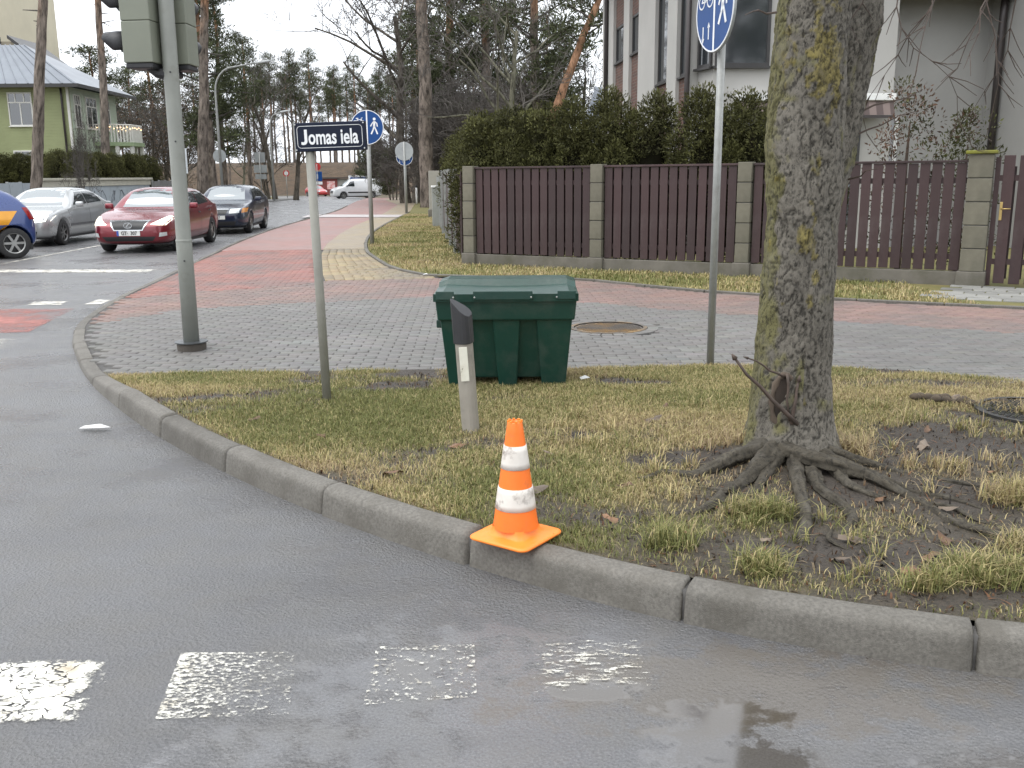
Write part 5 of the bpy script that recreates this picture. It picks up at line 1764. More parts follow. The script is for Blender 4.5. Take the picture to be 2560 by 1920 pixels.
def make_car(t, S, body_mat, parts):
    """car in local space: x forward, y left, z up; S: dict of the shape"""
    L, W, H = S['L'], S['W'], S['H']
    xf = L / 2
    st = S['stations']                       # x, z_top, z_belt, z_bottom, width factor
    V, F = [], []
    for x, zt, zb, z0, w in st:
        hw = W / 2 * w
        wb = hw * S.get('beltw', .955)
        h = max(.004, zt - zb)
        tum = S.get('tumble', .30)
        pts = [(0, z0), (hw * .84, z0), (hw * .955, z0 + .07), (hw, z0 + .36 * (zb - z0) + .05), (hw * .985, zb - .09), (wb, zb),
               (wb - tum * .55 * h - .012, zb + .5 * h), (wb - tum * h - .04, zb + .87 * h), ((wb - tum * h) * .62, zb + .975 * h), (0, zt)]
        for y, z in pts: V.append((x, y, z))
    k = 10
    n = len(st)
    nv_ = len(V)
    V += [(x, -y, z) for x, y, z in V]
    for i in range(n - 1):
        for j in range(k - 1):
            a, b, c, d = i * k + j, (i + 1) * k + j, (i + 1) * k + j + 1, i * k + j + 1
            F.append((a, b, c, d)); F.append((nv_ + d, nv_ + c, nv_ + b, nv_ + a))
    F.append(tuple(range(k - 1, -1, -1))); F.append(tuple(nv_ + j for j in range(k)))
    e = (n - 1) * k
    F.append(tuple(e + j for j in range(k))); F.append(tuple(nv_ + e + j for j in range(k - 1, -1, -1)))
    mb = MB(); mb.v, mb.f = V, F
    me = mb.mesh('body')
    bm = bmesh.new(); bm.from_mesh(me)
    bmesh.ops.remove_doubles(bm, verts=bm.verts, dist=.0015)
    bmesh.ops.recalc_face_normals(bm, faces=bm.faces)
    bm.to_mesh(me); bm.free()
    body = link('body', me, body_mat, t)
    sd_ = body.modifiers.new('s', 'SUBSURF'); sd_.levels = 2; sd_.render_levels = 2
    rw = S['wheel']
    wx = S['axles']
    cut = MB()
    for x in wx:
        for s in (-1, 1):
            cut.lathe([(rw + .055, s * (W / 2 - .30)), (rw + .055, s * (W / 2 + .2))], 26, (x, 0, rw), 'Y')
    cm = cut.mesh('cutter')
    co = bpy.data.objects.new('cutter', cm); col.objects.link(co); co.parent = t
    bpy.context.view_layer.update()
    bo = body.modifiers.new('b', 'BOOLEAN'); bo.operation = 'DIFFERENCE'; bo.object = co; bo.solver = 'EXACT'
    bake(body)
    bpy.data.objects.remove(co)
    body.data.materials.clear(); body.data.materials.append(body_mat)
    body.data.polygons.foreach_set('use_smooth', np.ones(len(body.data.polygons), bool))
    bvh = BVHTree.FromPolygons([v.co for v in body.data.vertices], [p.vertices for p in body.data.polygons])
    # dark floor so that the light does not pass under
    MB().b2(-xf + .45, xf - .45, -W / 2 + .1, W / 2 - .1, .17, .30).build('underbody', TRIM, t)

    def patch(name, poly, view, matl, off=.006, parent=None, div=5):
        """quad poly (4 corners) seen from 'front' (y,z), 'side' (x,z) or 'rear', laid on the body"""
        Vp, Fp = [], []
        for i in range(div + 1):
            for j in range(div + 1):
                u, v = i / div, j / div
                a = [poly[0][q] * (1 - u) * (1 - v) + poly[1][q] * u * (1 - v) + poly[2][q] * u * v + poly[3][q] * (1 - u) * v for q in (0, 1)]
                if view == 'front': o_, d_ = Vector((xf + 2, a[0], a[1])), Vector((-1, 0, 0))
                elif view == 'rear': o_, d_ = Vector((-xf - 2, a[0], a[1])), Vector((1, 0, 0))
                elif view == 'left': o_, d_ = Vector((a[0], W, a[1])), Vector((0, -1, 0))
                else: o_, d_ = Vector((a[0], -W, a[1])), Vector((0, 1, 0))
                hit, nn, _, _ = bvh.ray_cast(o_, d_)
                if hit is None:
                    hit = o_ - d_ * -(2.2 if view in ('front', 'rear') else W * .55)
                Vp.append(hit - d_ * off)
        for i in range(div):
            for j in range(div):
                Fp.append((i * (div + 1) + j, (i + 1) * (div + 1) + j, (i + 1) * (div + 1) + j + 1, i * (div + 1) + j + 1))
        m_ = MB(); m_.v, m_.f = [tuple(v) for v in Vp], Fp
        me_ = bpy.data.meshes.new(name); me_.from_pydata(m_.v, [], Fp)
        me_.polygons.foreach_set('use_smooth', np.ones(len(Fp), bool))
        return link(name, me_, matl, parent or t)

    def wheel(x, s):
        ty = MB(); ty.lathe([(rw * .66, -.10), (rw * .9, -.105), (rw * .985, -.085), (rw, -.03), (rw, .03), (rw * .985, .085), (rw * .9, .105), (rw * .66, .10)], 30, (0, 0, 0), 'Y', cap=False)
        o = ty.build('wheel', TYRE, t, smooth=True, loc=(x, s * (W / 2 - .125), rw))
        rm = MB(); rm.lathe([(rw * .67, -.09), (rw * .66, s * .02), (rw * .62, s * .03)], 30, (0, 0, 0), 'Y', cap=False)
        rm.lathe([(0, s * .085), (rw * .16, s * .085), (rw * .18, s * .05)], 14, (0, 0, 0), 'Y', cap=False)
        for q in range(S.get('spokes', 7)):
            a = 2 * PI * q / S.get('spokes', 7)
            rm.box((rw * .39 * math.cos(a), s * .06, rw * .39 * math.sin(a)), (rw * .56, .03, rw * .15), m=Matrix.Rotation(-a, 4, 'Y'))
        rm.lathe([(rw * .6, s * .075), (rw * .68, s * .095)], 30, (0, 0, 0), 'Y', cap=False)
        rm.build('rim', S.get('rim', ALLOY), o)
        MB().lathe([(0, s * .0), (rw * .64, s * .0)], 20, (0, 0, 0), 'Y', cap=False).build('brake_disc', TRIM, o)
    for x in wx:
        for s in (-1, 1): wheel(x, s)
    return patch


def mirror(t, x, y, z, s, m):
    mb = MB(); mb.box((0, 0, 0), (.10, .19, .13))
    o = mb.build('wing_mirror', m, t, bevel=.035, seg=3, smooth=True, loc=(x, y + s * .10, z))
    MB().box((.0, -s * .1, -.05), (.05, .1, .04)).build('mirror_arm', m, o)


def sedan_st(L, H, hood, deck, cab, nose=.62, wf=1.0, zb=.9, tail_h=.98, roofx=None):
    """cab: (base front, roof front, roof rear, base rear) as x"""
    f, r = L / 2, -L / 2
    a, b, c, d = cab
    zr = H
    s = [(f, nose - .12, nose - .14, .38, .62), (f - .02, nose - .03, nose - .06, .27, .72), (f - .10, nose + .04, nose, .21, .84), (f - .28, nose + .10, nose + .06, .19, .93), (f - .6, nose + .17, nose + .125, .18, .985),
         ((f + a) / 2 - .15, hood - .05, hood - .085, .18, 1.0), (a + .1, hood, hood - .03, .18, 1.0), (a - .04, hood + .04, hood - .02, .18, 1.0),
         (a * .5 + b * .5, (hood + zr) / 2 + .05, zb, .18, 1.0), (b + .06, zr - .075, zb, .18, 1.0), (b - .12, zr - .02, zb, .18, 1.0), ((b + c) / 2, zr, zb + .01, .18, 1.0), (c + .1, zr - .02, zb + .03, .18, .995),
         (c - .08, zr - .07, zb + .04, .18, .99), ((c + d) / 2, (zr + deck) / 2 + .03, zb + .05, .18, .985), (d + .04, deck + .03, zb + .05, .19, .98), (d - .08, deck, deck - .03, .2, .97),
         ((d + r) / 2 - .05, deck - .005, deck - .035, .22, .95), (r + .12, deck - .03, deck - .06, .26, .90), (r + .03, deck - .1, deck - .13, .3, .82), (r, deck - .2, deck - .23, .38, .72)]
    return s


def side_windows(patch, S, sides, m=None, post=.06):
    for v in sides:
        for q in S['swin']: patch('side_window', q, v, m or SIDEGLASS, .007)


# ---- red sedan in front
RED = paint('crimson_paint', (.20, .012, .022), (.16, .010, .018))
RDIR = R(-87.5)                                    # facing the camera along the road
S = dict(L=4.58, W=1.80, H=1.43, wheel=.325, axles=(1.36, -1.37), spokes=5, stations=sedan_st(4.58, 1.43, .93, 1.0, (.78, .10, -1.02, -1.75), nose=.64, zb=.92))
S['swin'] = [((.62, .97), (-.28, .99), (-.28, 1.36), (-.02, 1.35)), ((-.33, .99), (-1.25, 1.03), (-.98, 1.33), (-.33, 1.36))]
rc_ = thing('red_sedan', 'crimson red sedan with lit headlights waiting at the stop line', 'car', (-8.46, 21.0 + 2.29, 0), RDIR)
P = make_car(rc_, S, RED, None)
P('windscreen', [(-.60, .97), (.60, .97), (.50, 1.36), (-.50, 1.36)], 'front', CARGLASS, .006, div=7)
side_windows(P, S, ('left', 'right'))
gr = P('grille', [(-.30, .52), (.30, .52), (.42, .70), (-.42, .70)], 'front', TRIM, .008)
for q in ([(-.44, .70), (.44, .70), (.45, .725), (-.45, .725)], [(-.44, .725), (-.31, .50), (-.285, .50), (-.405, .72)], [(.405, .72), (.285, .50), (.31, .50), (.44, .725)], [(-.31, .50), (.31, .50), (.31, .52), (-.31, .52)]):
    P('grille_surround', q, 'front', CHROME, .016, gr, div=4)
em = MB(); em.stroke([(.085 * math.cos(2 * PI * k / 18), .062 * math.sin(2 * PI * k / 18)) for k in range(19)], .016); em.stroke([(.03, .045), (-.045, -.03), (.06, -.03)], .016)
eo = em.build('emblem', CHROME, gr); eo.matrix_local = Matrix.Translation((2.30, 0, .61)) @ Matrix.Rotation(PI / 2, 4, 'Z')
for s in (-1, 1):
    P('headlight', [(s * .47, .63), (s * .77, .61), (s * .87, .77), (s * .76, .80)], 'front', LIT, .008)
    P('fog_light', [(s * .64, .36), (s * .78, .38), (s * .78, .46), (s * .66, .45)], 'front', LAMP, .008)
    mirror(rc_, .58, s * .88, .99, s, RED)
    P('door_handle', [(-.25, .80), (-.07, .80), (-.07, .835), (-.25, .835)], 'left' if s > 0 else 'right', CHROME, .02)
    P('door_handle', [(-1.2, .82), (-1.02, .82), (-1.02, .855), (-1.2, .855)], 'left' if s > 0 else 'right', CHROME, .02)
    P('door_gap', [(-.31, .3), (-.295, .3), (-.295, .98), (-.31, .98)], 'left' if s > 0 else 'right', TRIM, .003)
    P('sill_shadow', [(-1.0, .2), (1.0, .2), (1.0, .24), (-1.0, .24)], 'left' if s > 0 else 'right', TRIM, .004)
P('lower_intake', [(-.50, .27), (.50, .27), (.58, .37), (-.58, .37)], 'front', TRIM, .008)


def plate(t, x, z, txt, w=.5, blue=True, y=0.0):
    o = MB().b2(x, x + .012, y - w / 2, y + w / 2, z - .055, z + .055).build('number_plate', PLATE, t)
    if blue: MB().b2(x + .008, x + .014, y + w / 2 - .045 if False else y - w / 2, y - w / 2 + .045, z - .055, z + .055).build('country_band', PLATEBLUE, o)
    if txt: text_part('plate_number', txt, .11, TRIM, o, Matrix.Translation((x + .016, y + .015, z)) @ Matrix.Rotation(PI / 2, 4, 'Z'), bold=.002, sx=.85)
    return o


plate(rc_, 2.292, .445, 'GT\u00b7  307')

# ---- silver sedan
SILVER = paint('silver_paint', (.44, .45, .45), (.39, .40, .40), .5)
S = dict(L=4.58, W=1.80, H=1.43, wheel=.315, axles=(1.38, -1.34), spokes=7, rim=mat('dark_rim', (.2, .2, .195), rough=.4, metal=.6),
         stations=sedan_st(4.58, 1.43, .93, 1.02, (.75, .05, -1.0, -1.75), nose=.66, zb=.92))
S['swin'] = [((.60, .97), (-.25, .99), (-.25, 1.36), (-.02, 1.35)), ((-.30, .99), (-1.3, 1.03), (-.98, 1.33), (-.30, 1.36))]
sv = thing('silver_sedan', 'silver grey sedan with a lit headlight behind the blue and yellow car', 'car', (-12.13, 23.2 + 2.29, 0), R(-88))
P = make_car(sv, S, SILVER, None)
P('windscreen', [(-.60, .97), (.60, .97), (.50, 1.36), (-.50, 1.36)], 'front', CARGLASS, .006, div=7)
side_windows(P, S, ('left', 'right'))
for s in (-1, 1):
    P('headlight', [(s * .46, .60), (s * .82, .62), (s * .85, .745), (s * .48, .745)], 'front', LIT if s > 0 else LAMP, .008)
    mirror(sv, .56, s * .88, .99, s, SILVER)
    v = 'left' if s > 0 else 'right'
    P('rubbing_strip', [(-1.0, .46), (.98, .46), (.98, .52), (-1.0, .52)], v, mat('grey_trim', (.12, .12, .125), rough=.5), .012)
    P('door_handle', [(-.25, .83), (-.07, .83), (-.07, .86), (-.25, .86)], v, SILVER, .02)
    P('door_handle', [(-1.2, .84), (-1.02, .84), (-1.02, .87), (-1.2, .87)], v, SILVER, .02)
    P('door_gap', [(-.31, .3), (-.295, .3), (-.295, .98), (-.31, .98)], v, TRIM, .003)
P('bumper_strip', [(-.80, .52), (.80, .52), (.80, .57), (-.80, .57)], 'front', MATS['grey_trim'], .012)
P('grille', [(-.32, .60), (.32, .60), (.36, .74), (-.36, .74)], 'front', TRIM, .008)
P('lower_intake', [(-.55, .27), (.55, .27), (.6, .38), (-.6, .38)], 'front', TRIM, .008)

# ---- dark blue hatchback
DBLUE = paint('midnight_paint', (.010, .018, .042), (.008, .014, .034), .2)
S = dict(L=4.5, W=1.72, H=1.42, wheel=.31, axles=(1.36, -1.28), spokes=7, stations=sedan_st(4.5, 1.42, .93, .98, (.78, .08, -1.35, -2.05), nose=.66, zb=.92))
S['swin'] = [((.62, .97), (-.28, .99), (-.28, 1.35), (-.02, 1.34)), ((-.33, .99), (-1.5, 1.03), (-1.25, 1.30), (-.33, 1.35))]
bh = thing('dark_blue_hatchback', 'dark navy hatchback behind the red sedan near the kerb', 'car', (-8.72, 27.9 + 2.25, 0), R(-85))
P = make_car(bh, S, DBLUE, None)
P('windscreen', [(-.58, .97), (.58, .97), (.49, 1.35), (-.49, 1.35)], 'front', CARGLASS, .006, div=7)
side_windows(P, S, ('left', 'right'))
for s in (-1, 1):
    P('headlight', [(s * .36, .60), (s * .80, .63), (s * .82, .755), (s * .38, .735)], 'front', LAMP, .008)
    P('indicator', [(s * .70, .62), (s * .81, .63), (s * .825, .755), (s * .72, .75)], 'front', AMBER, .012)
    mirror(bh, .58, s * .85, .99, s, DBLUE)
P('grille', [(-.26, .58), (.26, .58), (.33, .72), (-.33, .72)], 'front', TRIM, .008)
P('grille_bar', [(-.34, .715), (.34, .715), (.34, .74), (-.34, .74)], 'front', CHROME, .014)
P('lower_intake', [(-.5, .26), (.5, .26), (.55, .38), (-.55, .38)], 'front', TRIM, .008)
plate(bh, 2.252, .49, '2647', blue=False)

# ---- blue and yellow hatchback cut by the frame
CBLUE = paint('royal_blue_paint', (.035, .065, .20), (.03, .055, .17), .2)
YELLOW = mat('yellow_panel', (.80, .36, .015), (.72, .31, .012), rough=.3, coat=.6)
L_, H_ = 4.1, 1.52
f, r = L_ / 2, -L_ / 2
st_ = [(f, .55, .53, .38, .62), (f - .03, .66, .63, .27, .74), (f - .12, .74, .70, .21, .86), (f - .35, .84, .80, .19, .95), (1.2, .95, .91, .18, 1.0), (.98, 1.0, .95, .18, 1.0), (.55, 1.27, .95, .18, 1.0),
       (.22, 1.46, .95, .18, 1.0), (-.3, H_, .96, .18, 1.0), (-.9, 1.50, .97, .18, 1.0), (-1.2, 1.43, .99, .18, .99), (-1.42, 1.28, 1.01, .19, .98), (-1.58, 1.06, 1.01, .22, .95), (-1.66, .93, .90, .26, .89), (-1.72, .72, .70, .34, .76)]
S = dict(L=L_, W=1.74, H=H_, wheel=.32, axles=(1.28, -1.24), spokes=6, stations=st_)
ty_ = thing('blue_yellow_hatchback', 'blue hatchback with yellow doors turning, cut by the frame edge', 'car', (-11.84, 19.9, 0), R(217))
P = make_car(ty_, S, CBLUE, None)
for v in ('left', 'right'):
    P('rear_door', [(-.87, .28), (.0, .27), (.0, .99), (-1.36, .98)], v, YELLOW, .006)
    P('front_door', [(.02, .27), (.85, .27), (.82, .97), (.02, .99)], v, YELLOW, .006)
    P('side_window', [(-1.05, 1.05), (-.02, 1.02), (-.02, 1.42), (-.85, 1.37)], v, SIDEGLASS, .007)
    P('side_window', [(.03, 1.02), (.72, 1.02), (.30, 1.38), (.03, 1.42)], v, SIDEGLASS, .007)
    P('sticker', [(-1.0, 1.10), (-.86, 1.10), (-.86, 1.22), (-1.0, 1.22)], v, YELLOW, .012)
    P('door_handle', [(-.88, .80), (-.70, .80), (-.70, .84), (-.88, .84)], v, CHROME, .03)
    P('rubbing_strip', [(-.9, .50), (.8, .50), (.8, .56), (-.9, .56)], v, TRIM, .014)
    P('tail_light', [(-1.70, .80), (-1.58, .80), (-1.46, 1.05), (-1.56, 1.05)], v, mat('tail_red', (.3, .01, .01), rough=.2), .008)
P('rear_window', [(-.55, 1.08), (.55, 1.08), (.45, 1.38), (-.45, 1.38)], 'rear', SIDEGLASS, .007)

# ---- far vehicles
WHITEPAINT = paint('white_van_paint', (.72, .73, .74), (.66, .67, .68), 0)
L_, H_ = 4.97, 1.98
f, r = L_ / 2, -L_ / 2
st_ = [(f, .62, .60, .40, .66), (f - .04, .76, .73, .28, .78), (f - .16, .92, .88, .22, .9), (f - .45, 1.06, 1.02, .2, .97), (1.55, 1.18, 1.10, .2, 1.0), (1.4, 1.25, 1.12, .2, 1.0), (.95, 1.68, 1.14, .2, 1.0), (.62, 1.90, 1.16, .2, 1.0),
       (.1, H_, 1.18, .2, 1.0), (-1.2, H_, 1.18, .2, 1.0), (-2.2, H_ - .02, 1.18, .2, 1.0), (r + .1, H_ - .08, 1.18, .22, .99), (r, H_ - .25, 1.1, .3, .95)]
S = dict(L=L_, W=1.98, H=H_, wheel=.34, axles=(1.5, -1.45), spokes=6, stations=st_, tumble=.16)
vy = 98.0
wv = thing('white_van', 'white delivery van parked at the far end of the street', 'van', ((775 - 1110) / 2099 * vy, vy, float(terr(vy))), R(-155))
P = make_car(wv, S, WHITEPAINT, None)
P('windscreen', [(-.72, 1.22), (.72, 1.22), (.62, 1.80), (-.62, 1.80)], 'front', CARGLASS, .008, div=7)
for v in ('left', 'right'):
    P('side_window', [(1.15, 1.22), (.35, 1.2), (.35, 1.72), (.75, 1.70)], v, SIDEGLASS, .01)
    P('side_moulding', [(-1.05, .55), (1.05, .55), (1.05, .68), (-1.05, .68)], v, TRIM, .012)
for s in (-1, 1): P('headlight', [(s * .55, .82), (s * .9, .84), (s * .9, 1.0), (s * .68, .98)], 'front', LAMP, .01); mirror(wv, 1.15, s * .97, 1.25, s, TRIM)
P('grille', [(-.5, .55), (.5, .55), (.58, .82), (-.58, .82)], 'front', TRIM, .01)
RED2 = paint('scarlet_paint', (.45, .02, .02), (.38, .018, .018), 0)
S = dict(L=3.6, W=1.6, H=1.42, wheel=.29, axles=(1.1, -1.1), spokes=6, stations=sedan_st(3.6, 1.42, .9, .95, (.75, .2, -.95, -1.5), nose=.64, zb=.9))
S['swin'] = [((.5, .96), (-.2, .97), (-.2, 1.33), (.1, 1.32)), ((-.25, .97), (-1.15, 1.0), (-.9, 1.3), (-.25, 1.33))]
ry = 126.0
rr_ = thing('small_red_car', 'small red car driving at the far end of the street', 'car', ((690 - 1110) / 2099 * ry, ry, float(terr(ry))), R(-50))
P = make_car(rr_, S, RED2, None)
P('windscreen', [(-.52, .95), (.52, .95), (.45, 1.33), (-.45, 1.33)], 'front', CARGLASS, .008)
side_windows(P, S, ('left', 'right'))
for s in (-1, 1): P('headlight', [(s * .4, .58), (s * .7, .6), (s * .7, .72), (s * .42, .71)], 'front', LAMP, .01)
tk = thing('box_lorry', 'parked lorry with white and blue box behind the white van', 'lorry', (-19.8, 134, float(terr(134))), R(4)); tk.scale = (.62, .62, .8)
MB().b2(-4, 3, 0, 2.3, .9, 3.3).build('box_body', WHITEPAINT, tk, bevel=.04)
MB().b2(-3.6, .0, -.02, -.004, 1.3, 3.0).build('side_banner', mat('banner_blue', (.03, .10, .35), rough=.4), tk)
MB().b2(3.05, 4.9, .1, 2.2, .6, 2.6).build('cab', WHITEPAINT, tk, bevel=.15, seg=3)
for x in (-3, -1.8, 3.8):
    mb = MB(); mb.lathe([(.3, -.12), (.48, -.12), (.5, 0), (.48, .12), (.3, .12)], 20, (x, .2, .5), 'Y'); mb.build('wheel', TYRE, tk)
kb = thing('red_kiosk', 'dark red roadside kiosk with a white sign near the parked vehicles', 'kiosk', (-26.2, 138, float(terr(138))), R(0))
kb.scale = (.85, .85, .85)
MB().b2(-1.9, 1.9, 0, 2.4, 0, 2.6).build('wall', mat('kiosk_red', (.22, .05, .045), (.16, .04, .035), rough=.6), kb)
MB().b2(-2.2, 4.2, -.3, 2.7, 2.605, 2.85).build('roof', mat('kiosk_roof', (.08, .065, .055), rough=.8), kb)
MB().b2(1.9, 3.8, .2, 2.3, 0, 2.55).build('annex', mat('kiosk_annex', (.36, .36, .33), rough=.7), kb)
MB().b2(.2, 1.5, -.05, -.003, .9, 2.2).build('window', mat('kiosk_poster', (.55, .05, .05), (.75, .7, .68), scale=4, rough=.5), kb)
# ================================================================ far side of the street
def X(px, y):                                            # place on the view line of a picture column, at distance y
    return (px - 1110) / 2099 * y


# left footway with kerb
LPAVE = mat('left_footway', (.17, .165, .155), (.12, .115, .108), scale=2, rough=.7, coords='World')
V, F = [], []
ysl = np.linspace(15, 130, 60)
for y in ysl:
    x = float(x_left(y)); z = float(terr(y))
    V += [(x, y, z - .02), (x, y, z + .12), (x - .15, y, z + .125), (x - 1.8, y, z + .11)]
F = [(4 * i + a, 4 * i + a + 1, 4 * i + a + 5, 4 * i + a + 4) for i in range(len(ysl) - 1) for a in range(3)]
tag(link('far_footway', np_mesh('far_footway', np.array(V), np.array(F)), LPAVE), 'grey footway along the far side of the road', kind='structure')
V = []
for y in ysl:
    x = float(x_left(y)) - 1.75; z = float(terr(y))
    V += [(x, y, z + .10), (x - 7, y, z + .12)]
tag(link('far_verge_ground', np_mesh('far_verge_ground', np.array(V), np.array([(2 * i, 2 * i + 1, 2 * i + 3, 2 * i + 2) for i in range(len(ysl) - 1)])), TURF), 'grass verge on the far side of the road', kind='structure')

# embankment that closes the street
xe = np.linspace(-160, 110, 90)
prof_e = [(141, -.85), (144, .2), (147, 1.9), (150, 3.3), (153, 3.9), (160, 4.0), (260, 4.0)]
V = []
for x in xe:
    for y, z in prof_e:
        V.append((x, y + 2 * math.sin(x * .05), z + (.25 * (float(fbm(x * .12, y * .2, 4)) - .5) if z > 0 else 0)))
n = len(prof_e)
F = [(i * n + j, (i + 1) * n + j, (i + 1) * n + j + 1, i * n + j + 1) for i in range(len(xe) - 1) for j in range(n - 1)]
tag(link('embankment', np_mesh('embankment', np.array(V), np.array(F), smooth=True), mat('dry_bracken', (.105, .072, .046), (.062, .046, .032), scale=1.1, rough=1.0, bumpk=.8, bscale=3, bdist=.2, coords='World')),
    'brown bracken embankment closing the far end of the street', kind='structure')

# ---- wall with graffiti, sheet fence
WALLC = mat('pale_blue_wall', (.36, .40, .43), (.31, .345, .37), scale=2, rough=.7, dirt=(.2, .21, .2), dscale=2, dlo=.55, dhi=.8)
COPING = mat('beige_coping', (.47, .45, .37), (.40, .38, .32), rough=.8)
INK = mat('spray_ink', (.05, .055, .07), (.09, .09, .1), rough=.6)
gw = thing('graffiti_wall', 'pale blue concrete wall with beige coping and black graffiti behind the cars', 'wall', (-17.6, 36.5, .05), PI / 2 + R(.3))
MB().b2(0, 11, 0, .2, 0, 1.28).build('wall', WALLC, gw)
MB().b2(-.06, 11.06, -.06, .26, 1.283, 1.52).build('coping', COPING, gw, bevel=.015)
MB().b2(-.15, 11.15, -.14, .34, 1.523, 1.62).build('coping_cap', COPING, gw, bevel=.015)
g7 = random.Random(5)
for k in range(9):
    mb = MB(); x0 = 1.2 + k * 1.05; pts = []
    for i in range(16):
        a = i * .55 + k
        pts.append((x0 + .34 * math.cos(a) * (1 - i * .03) + g7.uniform(-.04, .04), .72 + .34 * math.sin(a * (1.2 if k % 2 else 1)) + g7.uniform(-.04, .04)))
    mb.stroke(pts, .035, -.002, .003)
    mb.build('graffiti', INK, gw)
for i, (y0, y1, l) in enumerate(((29.5, 36.2, 'pale blue sheet fence at the frame edge behind the silver sedan'), (47.8, 53, 'grey board fence beyond the graffiti wall'))):
    t = thing('sheet_fence', l, 'fence', (-17.55, y0, .05), PI / 2)
    n_ = int((y1 - y0) / .9)
    for k in range(n_):
        MB().b2(k * .9 + .01, k * .9 + .88, -.02, .02, .05, 1.45 + .03 * (k % 2)).build('panel', WALLC if i == 0 else mat('grey_board', (.2, .2, .19), (.15, .15, .14), rough=.8), t)
    for k in range(n_ + 1): MB().b2(k * .9 - .04, k * .9 + .04, .022, .1, 0, 1.5).build('post', GALV, t)

# ---- green wooden house
def siding_mat(name, c):
    m, nt, p = newmat(name)
    sx = N(nt, 'ShaderNodeSeparateXYZ'); nt.links.new(pos(nt), sx.inputs[0])
    fr = math_(nt, 'FRACT', math_(nt, 'MULTIPLY', sx.outputs[2], 6.5))
    nt.links.new(mixc(nt, ramp(nt, noise_t(nt, pos(nt), 1.5, 5.0), [(.35, 0.0), (.7, .6)]), c, tuple(t * .82 for t in c)), p.inputs['Base Color'])
    nt.links.new(bump(nt, fr, 1.0, .03), p.inputs['Normal'])
    p.inputs['Roughness'].default_value = .7
    return m


GREENW = siding_mat('green_siding', (.33, .36, .19))
GREENL = siding_mat('pale_green_siding', (.48, .55, .44))
WT = mat('white_trim', (.70, .69, .64), (.62, .61, .57), rough=.6)
gh = thing('green_house', 'two storey pale green wooden house with grey metal roof and white balcony', 'house', (-23.2, 52, 0), R(2))
MB().b2(-12, 0, 0, .25, 0, 6.4).build('front_wall', GREENW, gh)
MB().b2(-12, -.25, .26, 6.8, 0, 6.4).build('house_body', GREENW, gh)
MB().b2(-.24, .0, .26, 6.8, 0, 6.4).build('side_wall', GREENL, gh)
rfv = [(-13, -.9, 6.45), (.9, -.9, 6.45), (.9, 7.7, 6.45), (-13, 7.7, 6.45), (-9.5, 3.4, 8.9), (-3.4, 3.4, 8.9)]
rfo = MB().add(rfv, [(0, 1, 5, 4), (1, 2, 5), (2, 3, 4, 5), (3, 0, 4), (3, 2, 1, 0)]).build('roof', SEAM, gh)
for k in range(24):
    x = -12.6 + k * .58
    xt = min(max(-9.5 + (x + 13) / 13.9 * 6.1, -9.5), -3.4)
    MB().tube([(x, -.9, 6.47), (xt, 3.4, 8.93)], .03, 5).build('seam', SEAM, rfo)
MB().b2(-13.05, .95, -.95, -.86, 6.28, 6.46).build('eave_board', FRAMEM, gh); MB().b2(.86, .95, -.86, 7.7, 6.28, 6.46).build('eave_board', FRAMEM, gh)
MB().b2(-.08, .03, -.03, .08, 0, 6.4).build('corner_board', WT, gh)
MB().tube([(-.3, -.12, 6.3), (-.3, -.1, 5.9), (-.3, -.1, 0)], .06, 8).build('downpipe', PIPE, gh, smooth=True)


def wood_window(m, w, h):
    return window(gh, m, w, h, [('v', 0, -h / 2, h * .2), ('h', h * .2, -w / 2, w / 2), ('v', -w * .18, h * .2, h / 2), ('v', w * .18, h * .2, h / 2)], WT, .05)


for x, z, h in ((-2.5, 5.25, 1.7), (-6.2, 5.25, 1.7), (-2.5, 2.3, 1.7), (-6.2, 2.3, 1.7)): wood_window(Matrix.Translation((x, -.05, z)), 1.25, h)
for y, w in ((1.0, .8), (2.9, 1.5), (5.2, .8)):
    for z in (5.2, 2.2): wood_window(Matrix.Translation((.05, y, z)) @ Matrix.Rotation(PI / 2, 4, 'Z'), w, 1.7)
bal = MB(); bal.prism([(0, 3.0), (1.2, 3.1), (1.9, 3.8), (1.9, 5.6), (1.2, 6.4), (0, 6.5)], 3.45, 3.66); bo_ = bal.build('balcony', mat('green_fascia', (.30, .38, .22), rough=.7), gh)
edge = [(.02, 3.1), (1.15, 3.2), (1.8, 3.85), (1.8, 5.55), (1.15, 6.3), (.02, 6.4)]
for a, b in zip(edge[:-1], edge[1:]):
    n_ = max(3, int(math.dist(a, b) / .16))
    MB().tube([(*a, 4.62), (*b, 4.62)], .035, 6).build('handrail', WT, bo_)
    for k in range(n_):
        t_ = (k + .5) / n_; MB().box((a[0] + (b[0] - a[0]) * t_, a[1] + (b[1] - a[1]) * t_, 4.13), (.06, .06, .94)).build('baluster', WT, bo_)
bulb = emit('warm_bulb', (1.0, .62, .3), 3.0)
mb = MB()
for a, b in zip(edge[:-1], edge[1:]):
    for k in range(5):
        t_ = (k + .5) / 5; mb.lathe([(0, -.03), (.03, 0), (0, .03)], 6, (a[0] + (b[0] - a[0]) * t_ + .05, a[1] + (b[1] - a[1]) * t_ - .05, 4.45 + .1 * math.sin(k * 3)))
o = mb.build('light_string', bulb, bo_); o['kind'] = 'stuff'
for x, y in ((1.15, 3.25), (1.75, 3.9), (1.75, 5.5), (1.15, 6.2)): MB().b2(x - .09, x + .09, y - .09, y + .09, 0, 3.44).build('porch_column', WT, gh)
b2_ = MB(); b2_.prism([(-8.7, -.0), (-8.4, -.9), (-4.6, -.9), (-4.3, 0)], 3.4, 3.6); bb = b2_.build('balcony', WT, gh)
for k in range(18): MB().b2(-8.3 + k * .21, -8.24 + k * .21, -.85, -.79, 3.605, 4.55).build('baluster', WT, bb)
